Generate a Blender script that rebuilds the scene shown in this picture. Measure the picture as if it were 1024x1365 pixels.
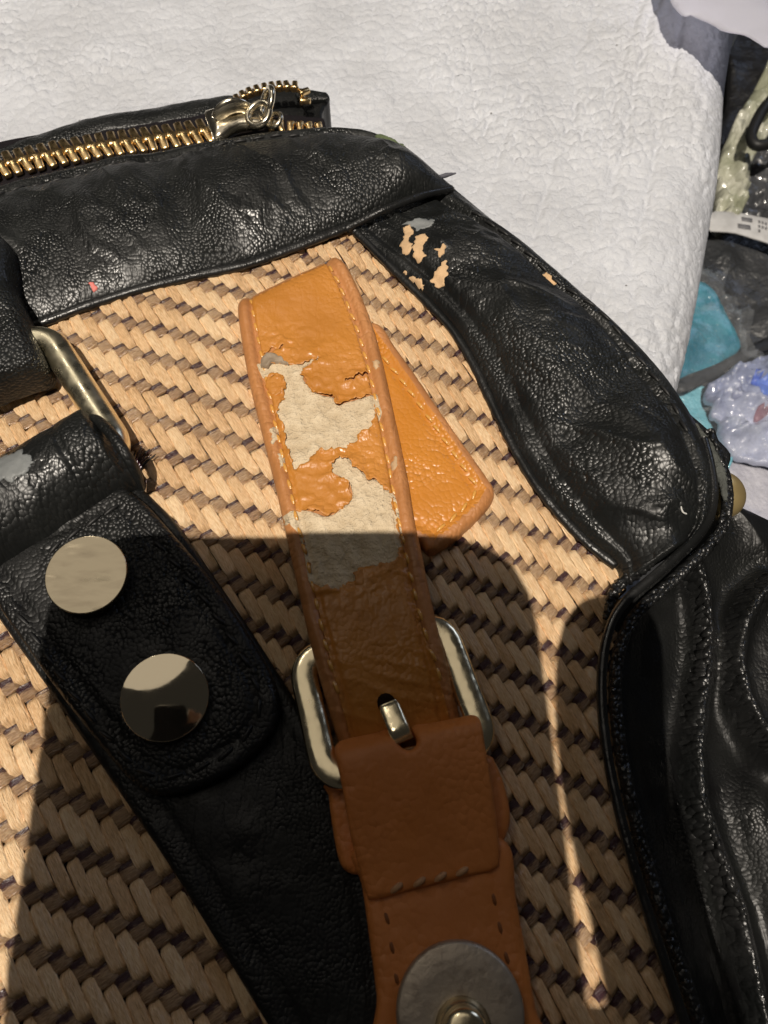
import bpy, math, random
import numpy as np
from mathutils import Vector, Matrix, geometry
from mathutils.bvhtree import BVHTree

random.seed(7); rng = np.random.default_rng(7)
for o in list(bpy.data.objects): bpy.data.objects.remove(o)
scn = bpy.context.scene
COL = scn.collection
CM = 0.01                       # everything below is measured in centimetres

# ------------------------------------------------------------------ camera
DIST, TILT, FPX = 11.0, math.radians(24), 993.0
CAM = np.array([0, -DIST*math.sin(TILT), DIST*math.cos(TILT)])
FW = np.array([0, math.sin(TILT), -math.cos(TILT)]); UP = np.array([0, math.cos(TILT), math.sin(TILT)]); RT = np.array([1., 0, 0])
cd = bpy.data.cameras.new('camera'); cam = bpy.data.objects.new('camera', cd); COL.objects.link(cam)
cam.location = CAM*CM; cam.rotation_euler = (TILT, 0, 0)
cd.sensor_fit = 'VERTICAL'; cd.angle = 2*math.atan(682.5/FPX); cd.clip_start = 0.002; cd.clip_end = 20
cd.dof.use_dof = True; cd.dof.focus_distance = 0.118; cd.dof.aperture_fstop = 30
scn.camera = cam

# ------------------------------------------------------------------ light
w = bpy.data.worlds.new('World'); scn.world = w; w.use_nodes = True
bg = w.node_tree.nodes['Background']; bg.inputs[0].default_value = (1.0, 0.94, 0.87, 1); bg.inputs[1].default_value = 0.02
def lamp(name, kind, loc, energy, color, size, aim=(0, 0, 0)):
    l = bpy.data.lights.new(name, kind); o = bpy.data.objects.new(name, l); COL.objects.link(o)
    o.location = Vector(loc)*CM; l.energy = energy; l.color = color
    if kind == 'AREA': l.shape = 'DISK'; l.size = size*CM
    else: l.shadow_soft_size = size*CM
    o.rotation_euler = (Vector(aim)-Vector(loc)).to_track_quat('-Z', 'Y').to_euler()
    return o
LAMP = np.array([-15.6, -52.0, 196.0])
lamp('ceiling_lamp', 'POINT', LAMP, 212, (1.0, 0.905, 0.785), 0.35)
lamp('ceiling_bounce', 'AREA', (-44, 56, 165), 2.1, (1.0, 0.90, 0.77), 140)
lamp('ring_highlight_fill', 'AREA', (-75, 115, 156), 1.3, (1.0, 0.92, 0.80), 20)  # added lamp, aimed to put a bright highlight on the metal strap ring
lamp('cool_fill_light', 'AREA', (110, 120, 80), 1.8, (0.60, 0.72, 1.0), 60)  # added cool fill from the far right, no known source there
scn.view_settings.view_transform = 'Standard'; scn.view_settings.look = 'None'
scn.view_settings.gamma = 1; scn.view_settings.exposure = 0
scn.cycles.max_bounces = 4; scn.cycles.use_adaptive_sampling = True; scn.cycles.adaptive_threshold = 0.02; scn.cycles.sample_clamp_indirect = 4

# ------------------------------------------------------------------ maths helpers
def P(px, py, h=0.0):
    """measurement taken in the photograph -> point of the bag at height h (cm)"""
    d = FW*FPX + RT*(px-512) + UP*(682.5-py); t = (h-CAM[2])/d[2]
    return CAM + d*t
def PP(pts, h=0.0): return np.array([P(p[0], p[1], p[2] if len(p) > 2 else h) for p in pts])
def catmull(pts, n, closed=False):
    p = np.asarray(pts, float)
    if closed: q = np.vstack([p[-1], p, p[0], p[1]])
    else: q = np.vstack([2*p[0]-p[1], p, 2*p[-1]-p[-2]])
    out = []
    for i in range(1, len(q)-2):
        for t in np.linspace(0, 1, 24, endpoint=False):
            a, b, c, d = q[i-1:i+3]
            out.append(.5*(2*b+(c-a)*t+(2*a-5*b+4*c-d)*t*t+(3*b-a-3*c+d)*t**3))
    if not closed: out.append(p[-1])
    out = np.array(out)
    if closed: out = np.vstack([out, out[0]])
    L = np.r_[0, np.cumsum(np.linalg.norm(np.diff(out, axis=0), axis=1))]
    s = np.linspace(0, L[-1], n+1 if closed else n)
    r = np.stack([np.interp(s, L, out[:, k]) for k in range(out.shape[1])], 1)
    return r[:-1] if closed else r
def poly_resample(p, step):
    p = np.asarray(p, float); q = np.vstack([p, p[0]])
    L = np.r_[0, np.cumsum(np.linalg.norm(np.diff(q, axis=0), axis=1))]
    n = max(6, int(L[-1]/step)); s = np.linspace(0, L[-1], n+1)[:-1]
    return np.stack([np.interp(s, L, q[:, 0]), np.interp(s, L, q[:, 1])], 1)
def hash2(i, j, s):
    h = (i.astype(np.int64)*374761393 + j.astype(np.int64)*668265263 + s*974634557) & 0x7fffffff
    h = ((h ^ (h >> 13))*1274126177) & 0x7fffffff
    return ((h ^ (h >> 16)) & 0xffff)/65535.0
def vnoise(x, y, s=0):
    x = np.asarray(x, float); y = np.asarray(y, float)
    i = np.floor(x); j = np.floor(y); f = x-i; g = y-j
    f = f*f*(3-2*f); g = g*g*(3-2*g)
    a = hash2(i, j, s); b = hash2(i+1, j, s); c = hash2(i, j+1, s); d = hash2(i+1, j+1, s)
    return (a*(1-f)+b*f)*(1-g)+(c*(1-f)+d*f)*g - .5
def fbm(x, y, s=0, n=4):
    r = 0; a = 1.
    for k in range(n): r = r+a*vnoise(x*2**k+17.3*k, y*2**k-9.1*k, s+k); a *= .5
    return r
def worley(x, y, s=0):
    x = np.asarray(x, float); y = np.asarray(y, float); ci = np.floor(x); cj = np.floor(y)
    f1 = np.full(x.shape, 9.); f2 = np.full(x.shape, 9.)
    for a in (-1, 0, 1):
        for b in (-1, 0, 1):
            i = ci+a; j = cj+b
            d = np.hypot(i+.1+.8*hash2(i, j, s)-x, j+.1+.8*hash2(i, j, s+5)-y)
            f2 = np.where(d < f1, f1, np.minimum(f2, d)); f1 = np.minimum(f1, d)
    return f1, f2
def dist_poly(xy, line, closed=False):
    """distance to a polyline, signed by side (left positive)"""
    xy = np.asarray(xy, float); p = np.asarray(line, float)[:, :2]
    if closed: p = np.vstack([p, p[0]])
    best = np.full(len(xy), 1e9); sgn = np.ones(len(xy))
    for a, b in zip(p[:-1], p[1:]):
        ab = b-a; t = np.clip(((xy-a)@ab)/max(ab@ab, 1e-12), 0, 1)
        q = xy-(a+t[:, None]*ab); d = np.hypot(q[:, 0], q[:, 1]); m = d < best
        best = np.where(m, d, best); sgn = np.where(m, np.sign(ab[0]*q[:, 1]-ab[1]*q[:, 0]), sgn)
    return best, sgn
def inside(xy, poly):
    x, y = xy[:, 0], xy[:, 1]; r = np.zeros(len(xy), bool); n = len(poly)
    for i in range(n):
        x0, y0 = poly[i][:2]; x1, y1 = poly[(i+1) % n][:2]
        if y0 == y1: continue
        r ^= ((y0 > y) != (y1 > y)) & (x < (x1-x0)*(y-y0)/(y1-y0)+x0)
    return r
def sstep(a, b, x): t = np.clip((x-a)/(b-a), 0, 1); return t*t*(3-2*t)

# ------------------------------------------------------------------ object helpers
BVH = {}
def link(o, parent, M=None):
    COL.objects.link(o)
    if M is not None: o.matrix_basis = M
    if parent is not None:
        o.parent = parent; o.matrix_parent_inverse = WORLD[parent.name].inverted()
    WORLD[o.name] = M.copy() if M is not None else Matrix()
    return o
WORLD = {}
def thing(name, label, cat, loc, group=None):
    o = bpy.data.objects.new(name, None); o.empty_display_size = .01
    link(o, None, Matrix.Translation(Vector(loc)*CM)); tag(o, label, cat, group); return o
def tag(o, label=None, cat=None, group=None, kind=None):
    if label: o['label'] = label
    if cat: o['category'] = cat
    if group: o['group'] = group
    if kind: o['kind'] = kind
    return o
def mesh(name, v, f, mat, smooth=True, attrs=None):
    m = bpy.data.meshes.new(name); m.from_pydata((np.asarray(v, float)*CM).tolist(), [], [list(map(int, q)) for q in f])
    if smooth: m.polygons.foreach_set('use_smooth', [True]*len(m.polygons))
    if mat: m.materials.append(mat)
    for k, val in (attrs or {}).items():
        val = np.asarray(val, np.float32)
        if val.ndim == 1: m.attributes.new(k, 'FLOAT', 'POINT').data.foreach_set('value', val)
        else: m.attributes.new(k, 'FLOAT_VECTOR', 'POINT').data.foreach_set('vector', val.ravel())
    m.update(); return m
def obj(name, v, f, mat, parent=None, smooth=True, attrs=None, bvh=False, M=None):
    o = bpy.data.objects.new(name, mesh(name, v, f, mat, smooth, attrs)); link(o, parent, M)
    if bvh: BVH[o.name] = BVHTree.FromPolygons([tuple(q) for q in v], [tuple(map(int, q)) for q in f])
    return o
def zon(objs, x, y, default=0.0):
    best = None
    for o in (objs if isinstance(objs, (list, tuple)) else [objs]):
        h = BVH[o.name].ray_cast(Vector((x, y, 30)), Vector((0, 0, -1)))
        if h[0] is not None and (best is None or h[0].z > best): best = h[0].z
    return default if best is None else best
def grid_faces(nu, nv, closed_u=False, closed_v=False, off=0):
    i, j = np.meshgrid(np.arange(nu if closed_u else nu-1), np.arange(nv if closed_v else nv-1), indexing='ij')
    a = i*nv+j; b = ((i+1) % nu)*nv+j; c = ((i+1) % nu)*nv+(j+1) % nv; d = i*nv+(j+1) % nv
    return (np.stack([a, b, c, d], -1).reshape(-1, 4)+off).tolist()
def ribbon(name, A, B, nu, nv, f, mat, parent, skirt=.3, edge_dense=True, closeends=True, up=1):
    A = catmull(A, nu); B = catmull(B, nu)
    k = np.linspace(0, 1, nv); V = (.5-.5*np.cos(np.pi*k))*.6+k*.4 if edge_dense else k
    U = np.linspace(0, 1, nu)
    G = A[:, None, :]*(1-V)[None, :, None]+B[:, None, :]*V[None, :, None]
    UU, VV = np.meshgrid(U, V, indexing='ij')
    W = np.linalg.norm(A-B, axis=1)[:, None]*np.ones_like(VV)
    G[..., 2] += f(UU, VV, G[..., 0], G[..., 1], W)
    lo0 = G[:, :1].copy(); lo1 = G[:, -1:].copy(); lo0[..., 2] -= skirt; lo1[..., 2] -= skirt
    G = np.concatenate([lo0, G, lo1], 1)
    if closeends:
        e0 = G[:1].copy(); e1 = G[-1:].copy(); e0[..., 2] = np.minimum(e0[..., 2], e0[0, 0, 2]); e1[..., 2] = np.minimum(e1[..., 2], e1[0, 0, 2])
        G = np.concatenate([e0, G, e1], 0)
    n, m = G.shape[:2]; fc = grid_faces(n, m)
    # orient upward
    a, b, c = G[n//2, m//2], G[n//2+1, m//2], G[n//2, m//2+1]
    if np.cross(b-a, c-a)[2] < 0: fc = [q[::-1] for q in fc]
    return obj(name, G.reshape(-1, 3), fc, mat, parent, bvh=True)
def tube(name, path, r, mat, parent, ns=10, closed=False, n=None, flat=1.0, rough=0.0, bvh=False, upv=(0, 0, 1)):
    p = catmull(path, n or 12*len(path), closed); n = len(p)
    t = np.roll(p, -1, 0)-np.roll(p, 1, 0)
    if not closed: t[0] = p[1]-p[0]; t[-1] = p[-1]-p[-2]
    t /= np.linalg.norm(t, axis=1)[:, None]
    s = np.cross(t, np.array(upv, float)); s /= np.maximum(np.linalg.norm(s, axis=1)[:, None], 1e-6); b = np.cross(s, t)
    R = (np.full(n, r) if np.isscalar(r) else np.interp(np.linspace(0, 1, n), np.linspace(0, 1, len(r)), r))
    if rough: R = R*(1+rough*vnoise(np.arange(n)*.9, np.zeros(n), 3))
    an = np.linspace(0, 2*np.pi, ns, endpoint=False)
    G = p[:, None]+R[:, None, None]*(np.cos(an)[None, :, None]*s[:, None]+flat*np.sin(an)[None, :, None]*b[:, None])
    v = G.reshape(-1, 3); f = grid_faces(n, ns, closed, True)
    if not closed:
        f = f+[list(range(ns))[::-1], list(range((n-1)*ns, n*ns))]
    # consistent outward orientation
    a, b2, c = v[f[0][0]], v[f[0][1]], v[f[0][2]]
    if np.dot(np.cross(b2-a, c-a), a-p[0]) < 0: f = [q[::-1] for q in f]
    return obj(name, v, f, mat, parent, bvh=bvh)
def sheet(name, outline, ztop, mat, parent, t=.2, er=.08, res=.06, holes=(), lift=None, smooth_out=True, bvh=True, flat_under=None, attrs=None):
    """leather / film / paper piece: any outline (x, y in cm), top height ztop(x, y), rounded edge of radius er"""
    o = np.asarray(outline, float)[:, :2]
    if smooth_out: o = catmull(o, max(12, int(np.sum(np.linalg.norm(np.diff(np.vstack([o, o[0]]), axis=0), axis=1))/res)), True)
    else: o = poly_resample(o, res)
    hs = [poly_resample(np.asarray(h, float)[:, :2], res) for h in holes]
    lo, hi = o.min(0), o.max(0)
    gx, gy = np.meshgrid(np.arange(lo[0], hi[0], res), np.arange(lo[1], hi[1], res*.87)); gx[::2] += res/2
    g = np.stack([gx.ravel(), gy.ravel()], 1); g += rng.normal(0, res*.06, g.shape)
    k = inside(g, o) & (dist_poly(g, o, True)[0] > res*.45)
    for h in hs: k &= ~inside(g, h) & (dist_poly(g, h, True)[0] > res*.45)
    g = g[k]
    loops = [o]+hs
    if er > 0:
        for q in (.15, .5):                                     # rows that carry the rounded rim
            tt = np.roll(o, -1, 0)-np.roll(o, 1, 0); tt /= np.linalg.norm(tt, axis=1)[:, None]+1e-9
            nn = np.stack([-tt[:, 1], tt[:, 0]], 1)
            for sg in (1, -1):
                c = o+nn*sg*er*q; c = c[inside(c, o)]
                c = c[dist_poly(c, o, True)[0] > er*q*.8]
                for h in hs: c = c[~inside(c, h)]
                g = np.vstack([g, c])
    verts = [Vector(q) for L in loops for q in L]+[Vector(q) for q in g]
    edges = []; s = 0
    for L in loops: edges += [(s+i, s+(i+1) % len(L)) for i in range(len(L))]; s += len(L)
    r = geometry.delaunay_2d_cdt(verts, edges, [], 0, 1e-5)
    xy = np.array([tuple(q) for q in r[0]]); fc = [list(q) for q in r[2]]
    ce = np.array([xy[q].mean(0) for q in fc]); k = inside(ce, o)
    for h in hs: k &= ~inside(ce, h)
    fc = [q for q, a in zip(fc, k) if a]
    fc = [q if np.cross(xy[q[1]]-xy[q[0]], xy[q[2]]-xy[q[0]]) > 0 else q[::-1] for q in fc]
    d = dist_poly(xy, o, True)[0]
    for h in hs: d = np.minimum(d, dist_poly(xy, h, True)[0])
    z = ztop(xy[:, 0], xy[:, 1])
    if lift is not None: z = z+lift(xy, d)
    top = z.copy()
    if er > 0: top = z-er*(1-np.sqrt(np.clip(1-(1-np.clip(d/er, 0, 1))**2, 0, 1)))
    cnt = {}
    for q in fc:
        for a, b in zip(q, q[1:]+q[:1]): cnt[(a, b)] = 1
    bd = [(a, b) for a, b in cnt if (b, a) not in cnt]
    n = len(xy); ids = {}; ex = []
    for a, b in bd:
        for q in (a, b):
            if q not in ids: ids[q] = n+len(ex); ex.append((xy[q][0], xy[q][1], (z[q]-t) if flat_under is None else flat_under))
    v = np.vstack([np.column_stack([xy, top]), np.array(ex).reshape(-1, 3)])
    fc += [[b, a, ids[a], ids[b]] for a, b in bd]
    return obj(name, v, fc, mat, parent, bvh=bvh)

# ------------------------------------------------------------------ materials
class N:
    def __init__(s, name):
        s.m = bpy.data.materials.new(name); s.m.use_nodes = True; s.t = s.m.node_tree; s.p = s.t.nodes['Principled BSDF']
        s.tc = s.t.nodes.new('ShaderNodeTexCoord'); s.o = s.tc.outputs['Object']
    def n(s, typ, **k):
        q = s.t.nodes.new('ShaderNode'+typ)
        for a, b in k.items():
            if a.startswith('i_'):
                a = a[2:]; a = int(a) if a.isdigit() else a.replace('_', ' ')
                if isinstance(b, bpy.types.NodeSocket): s.t.links.new(b, q.inputs[a])
                else: q.inputs[a].default_value = b
            else: setattr(q, a, b)
        return q
    def l(s, a, b): s.t.links.new(a, b)
    def noise(s, scale, detail=4, vec=None, rough=.55): return s.n('TexNoise', noise_dimensions='2D', i_Vector=vec or s.o, i_Scale=scale, i_Detail=min(detail, 4), i_Roughness=rough).outputs[0]
    def ramp(s, fac, stops):
        r = s.n('ValToRGB'); s.l(fac, r.inputs[0]); e = r.color_ramp.elements
        while len(e) < len(stops): e.new(.5)
        for q, (p, c) in zip(e, stops): q.position = p; q.color = (*c, 1) if len(c) == 3 else c
        return r.outputs[0]
    def math(s, op, a, b=0.0): return s.n('Math', operation=op, i_0=a, i_1=b).outputs[0]
    def mix(s, f, a, b):
        q = s.n('Mix', data_type='RGBA'); 
        for k, val in ((0, f), (6, a), (7, b)):
            if isinstance(val, bpy.types.NodeSocket): s.l(val, q.inputs[k])
            else: q.inputs[k].default_value = (*val, 1) if isinstance(val, tuple) else val
        return q.outputs[2]
    def bump(s, h, strength, dist, prev=None):
        q = s.n('Bump', i_Height=h, i_Strength=strength, i_Distance=dist)
        if prev is not None: s.l(prev, q.inputs['Normal'])
        return q.outputs[0]
    def set(s, **k):
        for a, b in k.items():
            i = s.p.inputs[a.replace('_', ' ')]
            if isinstance(b, bpy.types.NodeSocket): s.l(b, i)
            else: i.default_value = (*b, 1) if isinstance(b, tuple) else b
        return s.m
def leather(name, c0, c1, rough, dims='2D', peb=2300, pebs=.5, wr=200, wrs=.3, spec=.5, coat=0.0, crease=.3):
    s = N(name)
    def nz(scale, detail, vec=None): return s.n('TexNoise', noise_dimensions=dims, i_Vector=vec or s.o, i_Scale=scale, i_Detail=detail).outputs[0]
    wv = s.n('VectorMath', operation='ADD', i_0=s.o, i_1=s.n('VectorMath', operation='SCALE', i_0=s.n('TexNoise', noise_dimensions=dims, i_Vector=s.o, i_Scale=500., i_Detail=1.).outputs[1], i_Scale=.0004).outputs[0]).outputs[0]
    vor = s.n('TexVoronoi', voronoi_dimensions=dims, feature='F1', i_Vector=wv, i_Scale=peb).outputs[0]
    msk = s.ramp(nz(75, 2), [(.38, (.28,)*3), (.62, (1,)*3)])
    cv = s.n('Mapping', i_Vector=wv, i_Rotation=(0, 0, .5), i_Scale=(1.0, .28, 1.0)).outputs[0]
    cr = s.math('ABSOLUTE', s.math('SUBTRACT', nz(330, 3, cv), .5))
    cr = s.ramp(cr, [(0, (0, 0, 0)), (.07, (1, 1, 1))])
    h1 = s.math('MULTIPLY', s.math('MULTIPLY', vor, vor), s.math('MULTIPLY', msk, -1.0))
    b = s.bump(nz(wr, 3), wrs, .0012)
    b = s.bump(s.math('ADD', s.math('MULTIPLY', cr, crease*.5), s.math('MULTIPLY', h1, pebs)), 1.0, .0005, b)
    col = s.mix(s.ramp(nz(70, 3), [(.3, (0, 0, 0)), (.7, (1, 1, 1))]), c0, c1)
    rg = s.n('MapRange', i_Value=nz(160, 3), i_1=.3, i_2=.7, i_3=rough-.08, i_4=rough+.14).outputs[0]
    return s.set(Base_Color=col, Roughness=rg, Normal=b, Specular_IOR_Level=spec, Coat_Weight=coat, Coat_Roughness=.3)
M_BLACK = leather('black_leather', (.007, .0075, .0075), (.014, .015, .0145), .36, peb=1900, pebs=.50, wrs=.42, wr=150, spec=.42, crease=.16)
M_BLACK3 = leather('black_leather_thick', (.007, .0075, .0075), (.014, .015, .0145), .36, '3D', peb=1900, pebs=.75, wrs=.42, wr=150, spec=.5, crease=.1)
M_WELT = leather('black_leather_welt', (.007, .0075, .0075), (.013, .013, .013), .2, pebs=.05, wrs=.12, spec=.7, crease=.03)
M_BLACKT = leather('black_leather_tab', (.005, .005, .0053), (.009, .0095, .009), .40, peb=1900, pebs=.5, wrs=.12, spec=.33, crease=.08)
M_BLACKS = leather('black_leather_smooth', (.005, .005, .0053), (.009, .0095, .009), .40, pebs=.2, wrs=.2, spec=.28, crease=.12)
M_BLACKG = leather('black_leather_piping', (.007, .0075, .0075), (.013, .013, .013), .34, pebs=.15, wrs=.2, spec=.45, crease=.1)
M_CORR = leather('black_leather_crinkled', (.007, .0075, .0075), (.014, .014, .014), .30, peb=1300, pebs=1.4, wr=500, wrs=.6, spec=.5)
M_TAN = leather('tan_leather', (.50, .190, .026), (.58, .230, .034), .33, peb=1500, pebs=.55, wr=200, wrs=.14, crease=.05)
M_FILM = leather('tan_film', (.45, .178, .030), (.54, .222, .042), .36, peb=1600, pebs=.22, wr=350, wrs=.22, crease=.10)
M_TANE = leather('tan_edge', (.40, .165, .052), (.49, .215, .075), .48, peb=1400, pebs=.3, wr=260, wrs=.35, crease=.15)
M_TAND = leather('tan_leather_smooth', (.56, .185, .042), (.64, .22, .052), .5, peb=1200, pebs=.25, wr=240, wrs=.2, crease=.1)
def canvas():
    s = N('canvas_backing'); n1 = s.noise(420, 6, rough=.65); n2 = s.noise(1800, 3)
    b = s.bump(n1, .8, .0012); b = s.bump(n2, .5, .0004, b)
    col = s.mix(s.ramp(n1, [(.3, (0, 0, 0)), (.7, (1, 1, 1))]), (.52, .405, .26), (.70, .575, .40))
    return s.set(Base_Color=col, Roughness=.85, Normal=b, Specular_IOR_Level=.2)
M_CANVAS = canvas()
def metal(name, col, rough, scratch=.1):
    s = N(name); b = s.bump(s.noise(150, 3), scratch, .001)
    rg = s.n('MapRange', i_Value=s.noise(500, 5), i_1=.3, i_2=.7, i_3=rough*.8, i_4=rough*1.4).outputs[0]
    return s.set(Base_Color=col, Metallic=1.0, Roughness=rg, Normal=b)
M_GOLD = metal('pale_gold_metal', (.95, .86, .62), .28, .03)
def rivet_metal():
    s = N('polished_rivet_metal'); v_ = s.n('Mapping', i_Vector=s.o, i_Rotation=(0, 0, .7), i_Scale=(1, 4, 1)).outputs[0]
    rg = s.n('MapRange', i_Value=s.noise(160, 4, v_), i_1=.45, i_2=.75, i_3=.05, i_4=.35).outputs[0]
    return s.set(Base_Color=s.mix(s.ramp(s.noise(220, 4, v_), [(.45, (0, 0, 0)), (.75, (1, 1, 1))]), (.74, .64, .46), (.62, .53, .38)), Metallic=1.0, Roughness=rg, Normal=s.bump(s.noise(120, 2), .03, .001))
M_RIVET = rivet_metal()
M_BRASS = metal('zipper_brass', (.86, .62, .31), .26, .3)
M_SILVER = metal('slider_metal', (.86, .78, .62), .2, .05)
M_NICKEL = metal('buckle_metal', (.90, .78, .53), .2, .25)
def worn_disc():
    s = N('worn_disc_metal'); f = s.ramp(s.noise(420, 5), [(.55, (0, 0, 0)), (.66, (1, 1, 1))])
    return s.set(Base_Color=s.mix(f, (.52, .44, .35), (.43, .355, .28)), Metallic=.75, Roughness=.5, Normal=s.bump(s.noise(900, 3), .2, .0004))
M_DISC = worn_disc()
def plain(name, col, rough=.6, spec=.4, bump=0.0, bs=300, bd=.001, **k):
    s = N(name); c = s.mix(s.ramp(s.noise(bs*.5, 4), [(.3, (0, 0, 0)), (.7, (1, 1, 1))]), tuple(x*.82 for x in col), tuple(min(1, x*1.1) for x in col))
    if bump: s.set(Normal=s.bump(s.noise(bs, 5), bump, bd))
    return s.set(Base_Color=c, Roughness=rough, Specular_IOR_Level=spec, **k)
M_THREAD = plain('gold_thread', (.66, .33, .07), .24, .8)
M_THREADD = plain('pale_thread', (.50, .27, .13), .5, .4)
M_BTHREAD = plain('black_thread', (.012, .012, .012), .5)
M_TAPE = plain('zipper_tape', (.010, .008, .010), .8, .2, .6, 1500, .0004)
M_BACKING = plain('backing_fabric', (.05, .028, .03), .8, .2)
M_GREY = plain('grey_peel', (.19, .20, .20), .5, .4, .5, 260, .0008)
M_SHRED = plain('tan_grey_shred', (.30, .23, .16), .6, .4, .5, 300, .0008)
M_FLAKE = plain('bare_canvas_flake', (.62, .42, .24), .85, .2, .6, 500, .0006)
M_PINK = plain('pink_speck', (.72, .20, .17), .6)
M_GREEN = plain('green_fuzz', (.12, .15, .08), .9, .1, .8, 900, .001)
M_DARK = plain('dark_hole', (.02, .01, .006), .9, .1)
def straw(name, stops, rough, dark):
    s = N(name)
    uv = s.n('Attribute', attribute_name='uvw').outputs['Vector']; tn = s.n('Attribute', attribute_name='tone').outputs['Fac']
    sc = s.n('VectorMath', operation='MULTIPLY', i_0=uv, i_1=(1.3, 11.0, 31.7)).outputs[0]
    fib = s.n('TexNoise', i_Vector=sc, i_Scale=1.6, i_Detail=3.0).outputs[0]
    big = s.n('TexNoise', i_Vector=uv, i_Scale=.35, i_Detail=2.0).outputs[0]
    f = s.math('ADD', s.math('MULTIPLY', fib, .80), s.math('ADD', s.math('MULTIPLY', tn, .16), s.math('MULTIPLY', big, .1)))
    col = s.ramp(f, stops)
    if dark:
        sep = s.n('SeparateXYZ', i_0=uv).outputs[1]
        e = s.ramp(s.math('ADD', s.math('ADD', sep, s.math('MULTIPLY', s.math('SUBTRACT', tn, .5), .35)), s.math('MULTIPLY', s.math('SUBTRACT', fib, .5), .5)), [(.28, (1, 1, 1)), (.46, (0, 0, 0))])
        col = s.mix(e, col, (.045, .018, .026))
    b = s.bump(fib, .8, .0006)
    return s.set(Base_Color=col, Roughness=rough, Normal=b, Specular_IOR_Level=.75)
M_STRAW = straw('pale_straw', [(.25, (.45, .255, .12)), (.47, (.79, .505, .265)), (.70, (.97, .73, .455))], .25, False)
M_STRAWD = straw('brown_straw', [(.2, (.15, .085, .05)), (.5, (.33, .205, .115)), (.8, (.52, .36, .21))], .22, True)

# ================================================================== cushion and floor
EDGE = PP([(1075, -140), (1030, -50), (1000, 0), (985, 80), (976, 200), (956, 330), (937, 430), (917, 520), (900, 600), (882, 690), (866, 800)], -2.6)
def cushion():
    s = N('white_leatherette')
    wv = s.n('VectorMath', operation='ADD', i_0=s.o, i_1=s.n('VectorMath', operation='SCALE', i_0=s.n('TexNoise', noise_dimensions='2D', i_Vector=s.o, i_Scale=300., i_Detail=2.).outputs[1], i_Scale=.0025).outputs[0]).outputs[0]
    vo = s.ramp(s.n('TexVoronoi', voronoi_dimensions='2D', feature='DISTANCE_TO_EDGE', i_Vector=wv, i_Scale=520.).outputs[0], [(0, (0, 0, 0)), (.22, (1, 1, 1))])
    n1 = s.noise(900, 5); n2 = s.noise(2600, 2)
    b = s.bump(vo, .20, .0005); b = s.bump(n1, .30, .0007, b); b = s.bump(n2, .2, .0002, b)
    col = s.mix(s.ramp(s.noise(45, 4), [(.35, (0, 0, 0)), (.7, (1, 1, 1))]), (.50, .515, .55), (.57, .59, .635))
    m = s.set(Base_Color=col, Roughness=.5, Normal=b, Specular_IOR_Level=.35)
    NE = 420; E = catmull(EDGE[:, :2], NE); nv = 590
    G = np.zeros((NE, nv, 3)); S = np.r_[np.linspace(-27, 0, 560, endpoint=False), np.linspace(0, 8, 30)]
    t = np.gradient(E, axis=0); t /= np.linalg.norm(t, axis=1)[:, None]; nrm = np.stack([-t[:, 1], t[:, 0]], 1)
    nrm = np.stack([np.ones(NE), np.full(NE, -.12)], 1)
    R = 1.5
    for k, d in enumerate(S):
        if d <= 0:
            off = d+min(0, 0); z = -2.5-.22*math.exp(d/.9)
            # rounded shoulder
            if d > -R: off = -R+R*math.sin((d+R)/R*math.pi/2*.92); z = -2.5-R*(1-math.cos((d+R)/R*math.pi/2*.92))*.8
        else:
            a = math.pi/2*.92; off = -R+R*math.sin(a)-d*.06; z = -2.5-R*(1-math.cos(a))*.8-d
        G[:, k, 0] = E[:, 0]+nrm[:, 0]*off; G[:, k, 1] = E[:, 1]+nrm[:, 1]*off; G[:, k, 2] = z
    X, Y = G[..., 0], G[..., 1]
    arc = np.arange(NE)[:, None]*.055+0*X; sd = S[None, :]+0*X
    wx = X+.20*fbm(X*1.3, Y*1.3, 3)+.07*fbm(X*5, Y*5, 14); wy = Y+.20*fbm(X*1.3+9, Y*1.3, 4)+.07*fbm(X*5+5, Y*5, 15)
    f1, f2 = worley(wx*2.0+.35*wy, wy*2.2-.3*wx, 11); g1, g2 = worley(wx*4.2+.8*wy, wy*3.4-.7*wx, 12)
    cr = sstep(0, .22, f2-f1); cr2 = sstep(0, .34, g2-g1)
    patch = sstep(-.25, .35, fbm(X*.45, Y*.45, 21))
    near = np.exp(-np.abs(sd+2.4)/1.9)
    h = (.034+.036*patch)*cr+(.024+.036*patch)*cr2+.07*fbm(X*.9, Y*.9, 5)+.016*fbm(X*7, Y*7, 6)
    w_ = sd+.35*fbm(arc*.45, sd*.4, 2)+.12*fbm(arc*1.6, sd, 9)
    for k, (o_, a_) in enumerate([(-1.0, .03), (-1.7, .045), (-2.5, .06), (-2.9, .045), (-3.9, .04), (-5.2, .03)]):
        g = w_-o_+.12*(arc-9)*(.3+.1*k)*0.15; h -= a_*np.exp(-(g/.075)**2)*sstep(-.2, .25, fbm(arc*.22+k*3.3, 0*arc, 60+k)); h += .5*a_*np.exp(-((g-.16)/.10)**2)
    h += .10*fbm(X*.25, Y*.25, 40)
    G[..., 2] += h
    return obj('white_cushion', G.reshape(-1, 3), [q[::-1] for q in grid_faces(NE, nv)] if True else None, m, None, bvh=True)
CU = cushion(); tag(CU, 'white wrinkled leatherette seat cushion that the handbag lies on', 'cushion')
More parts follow.
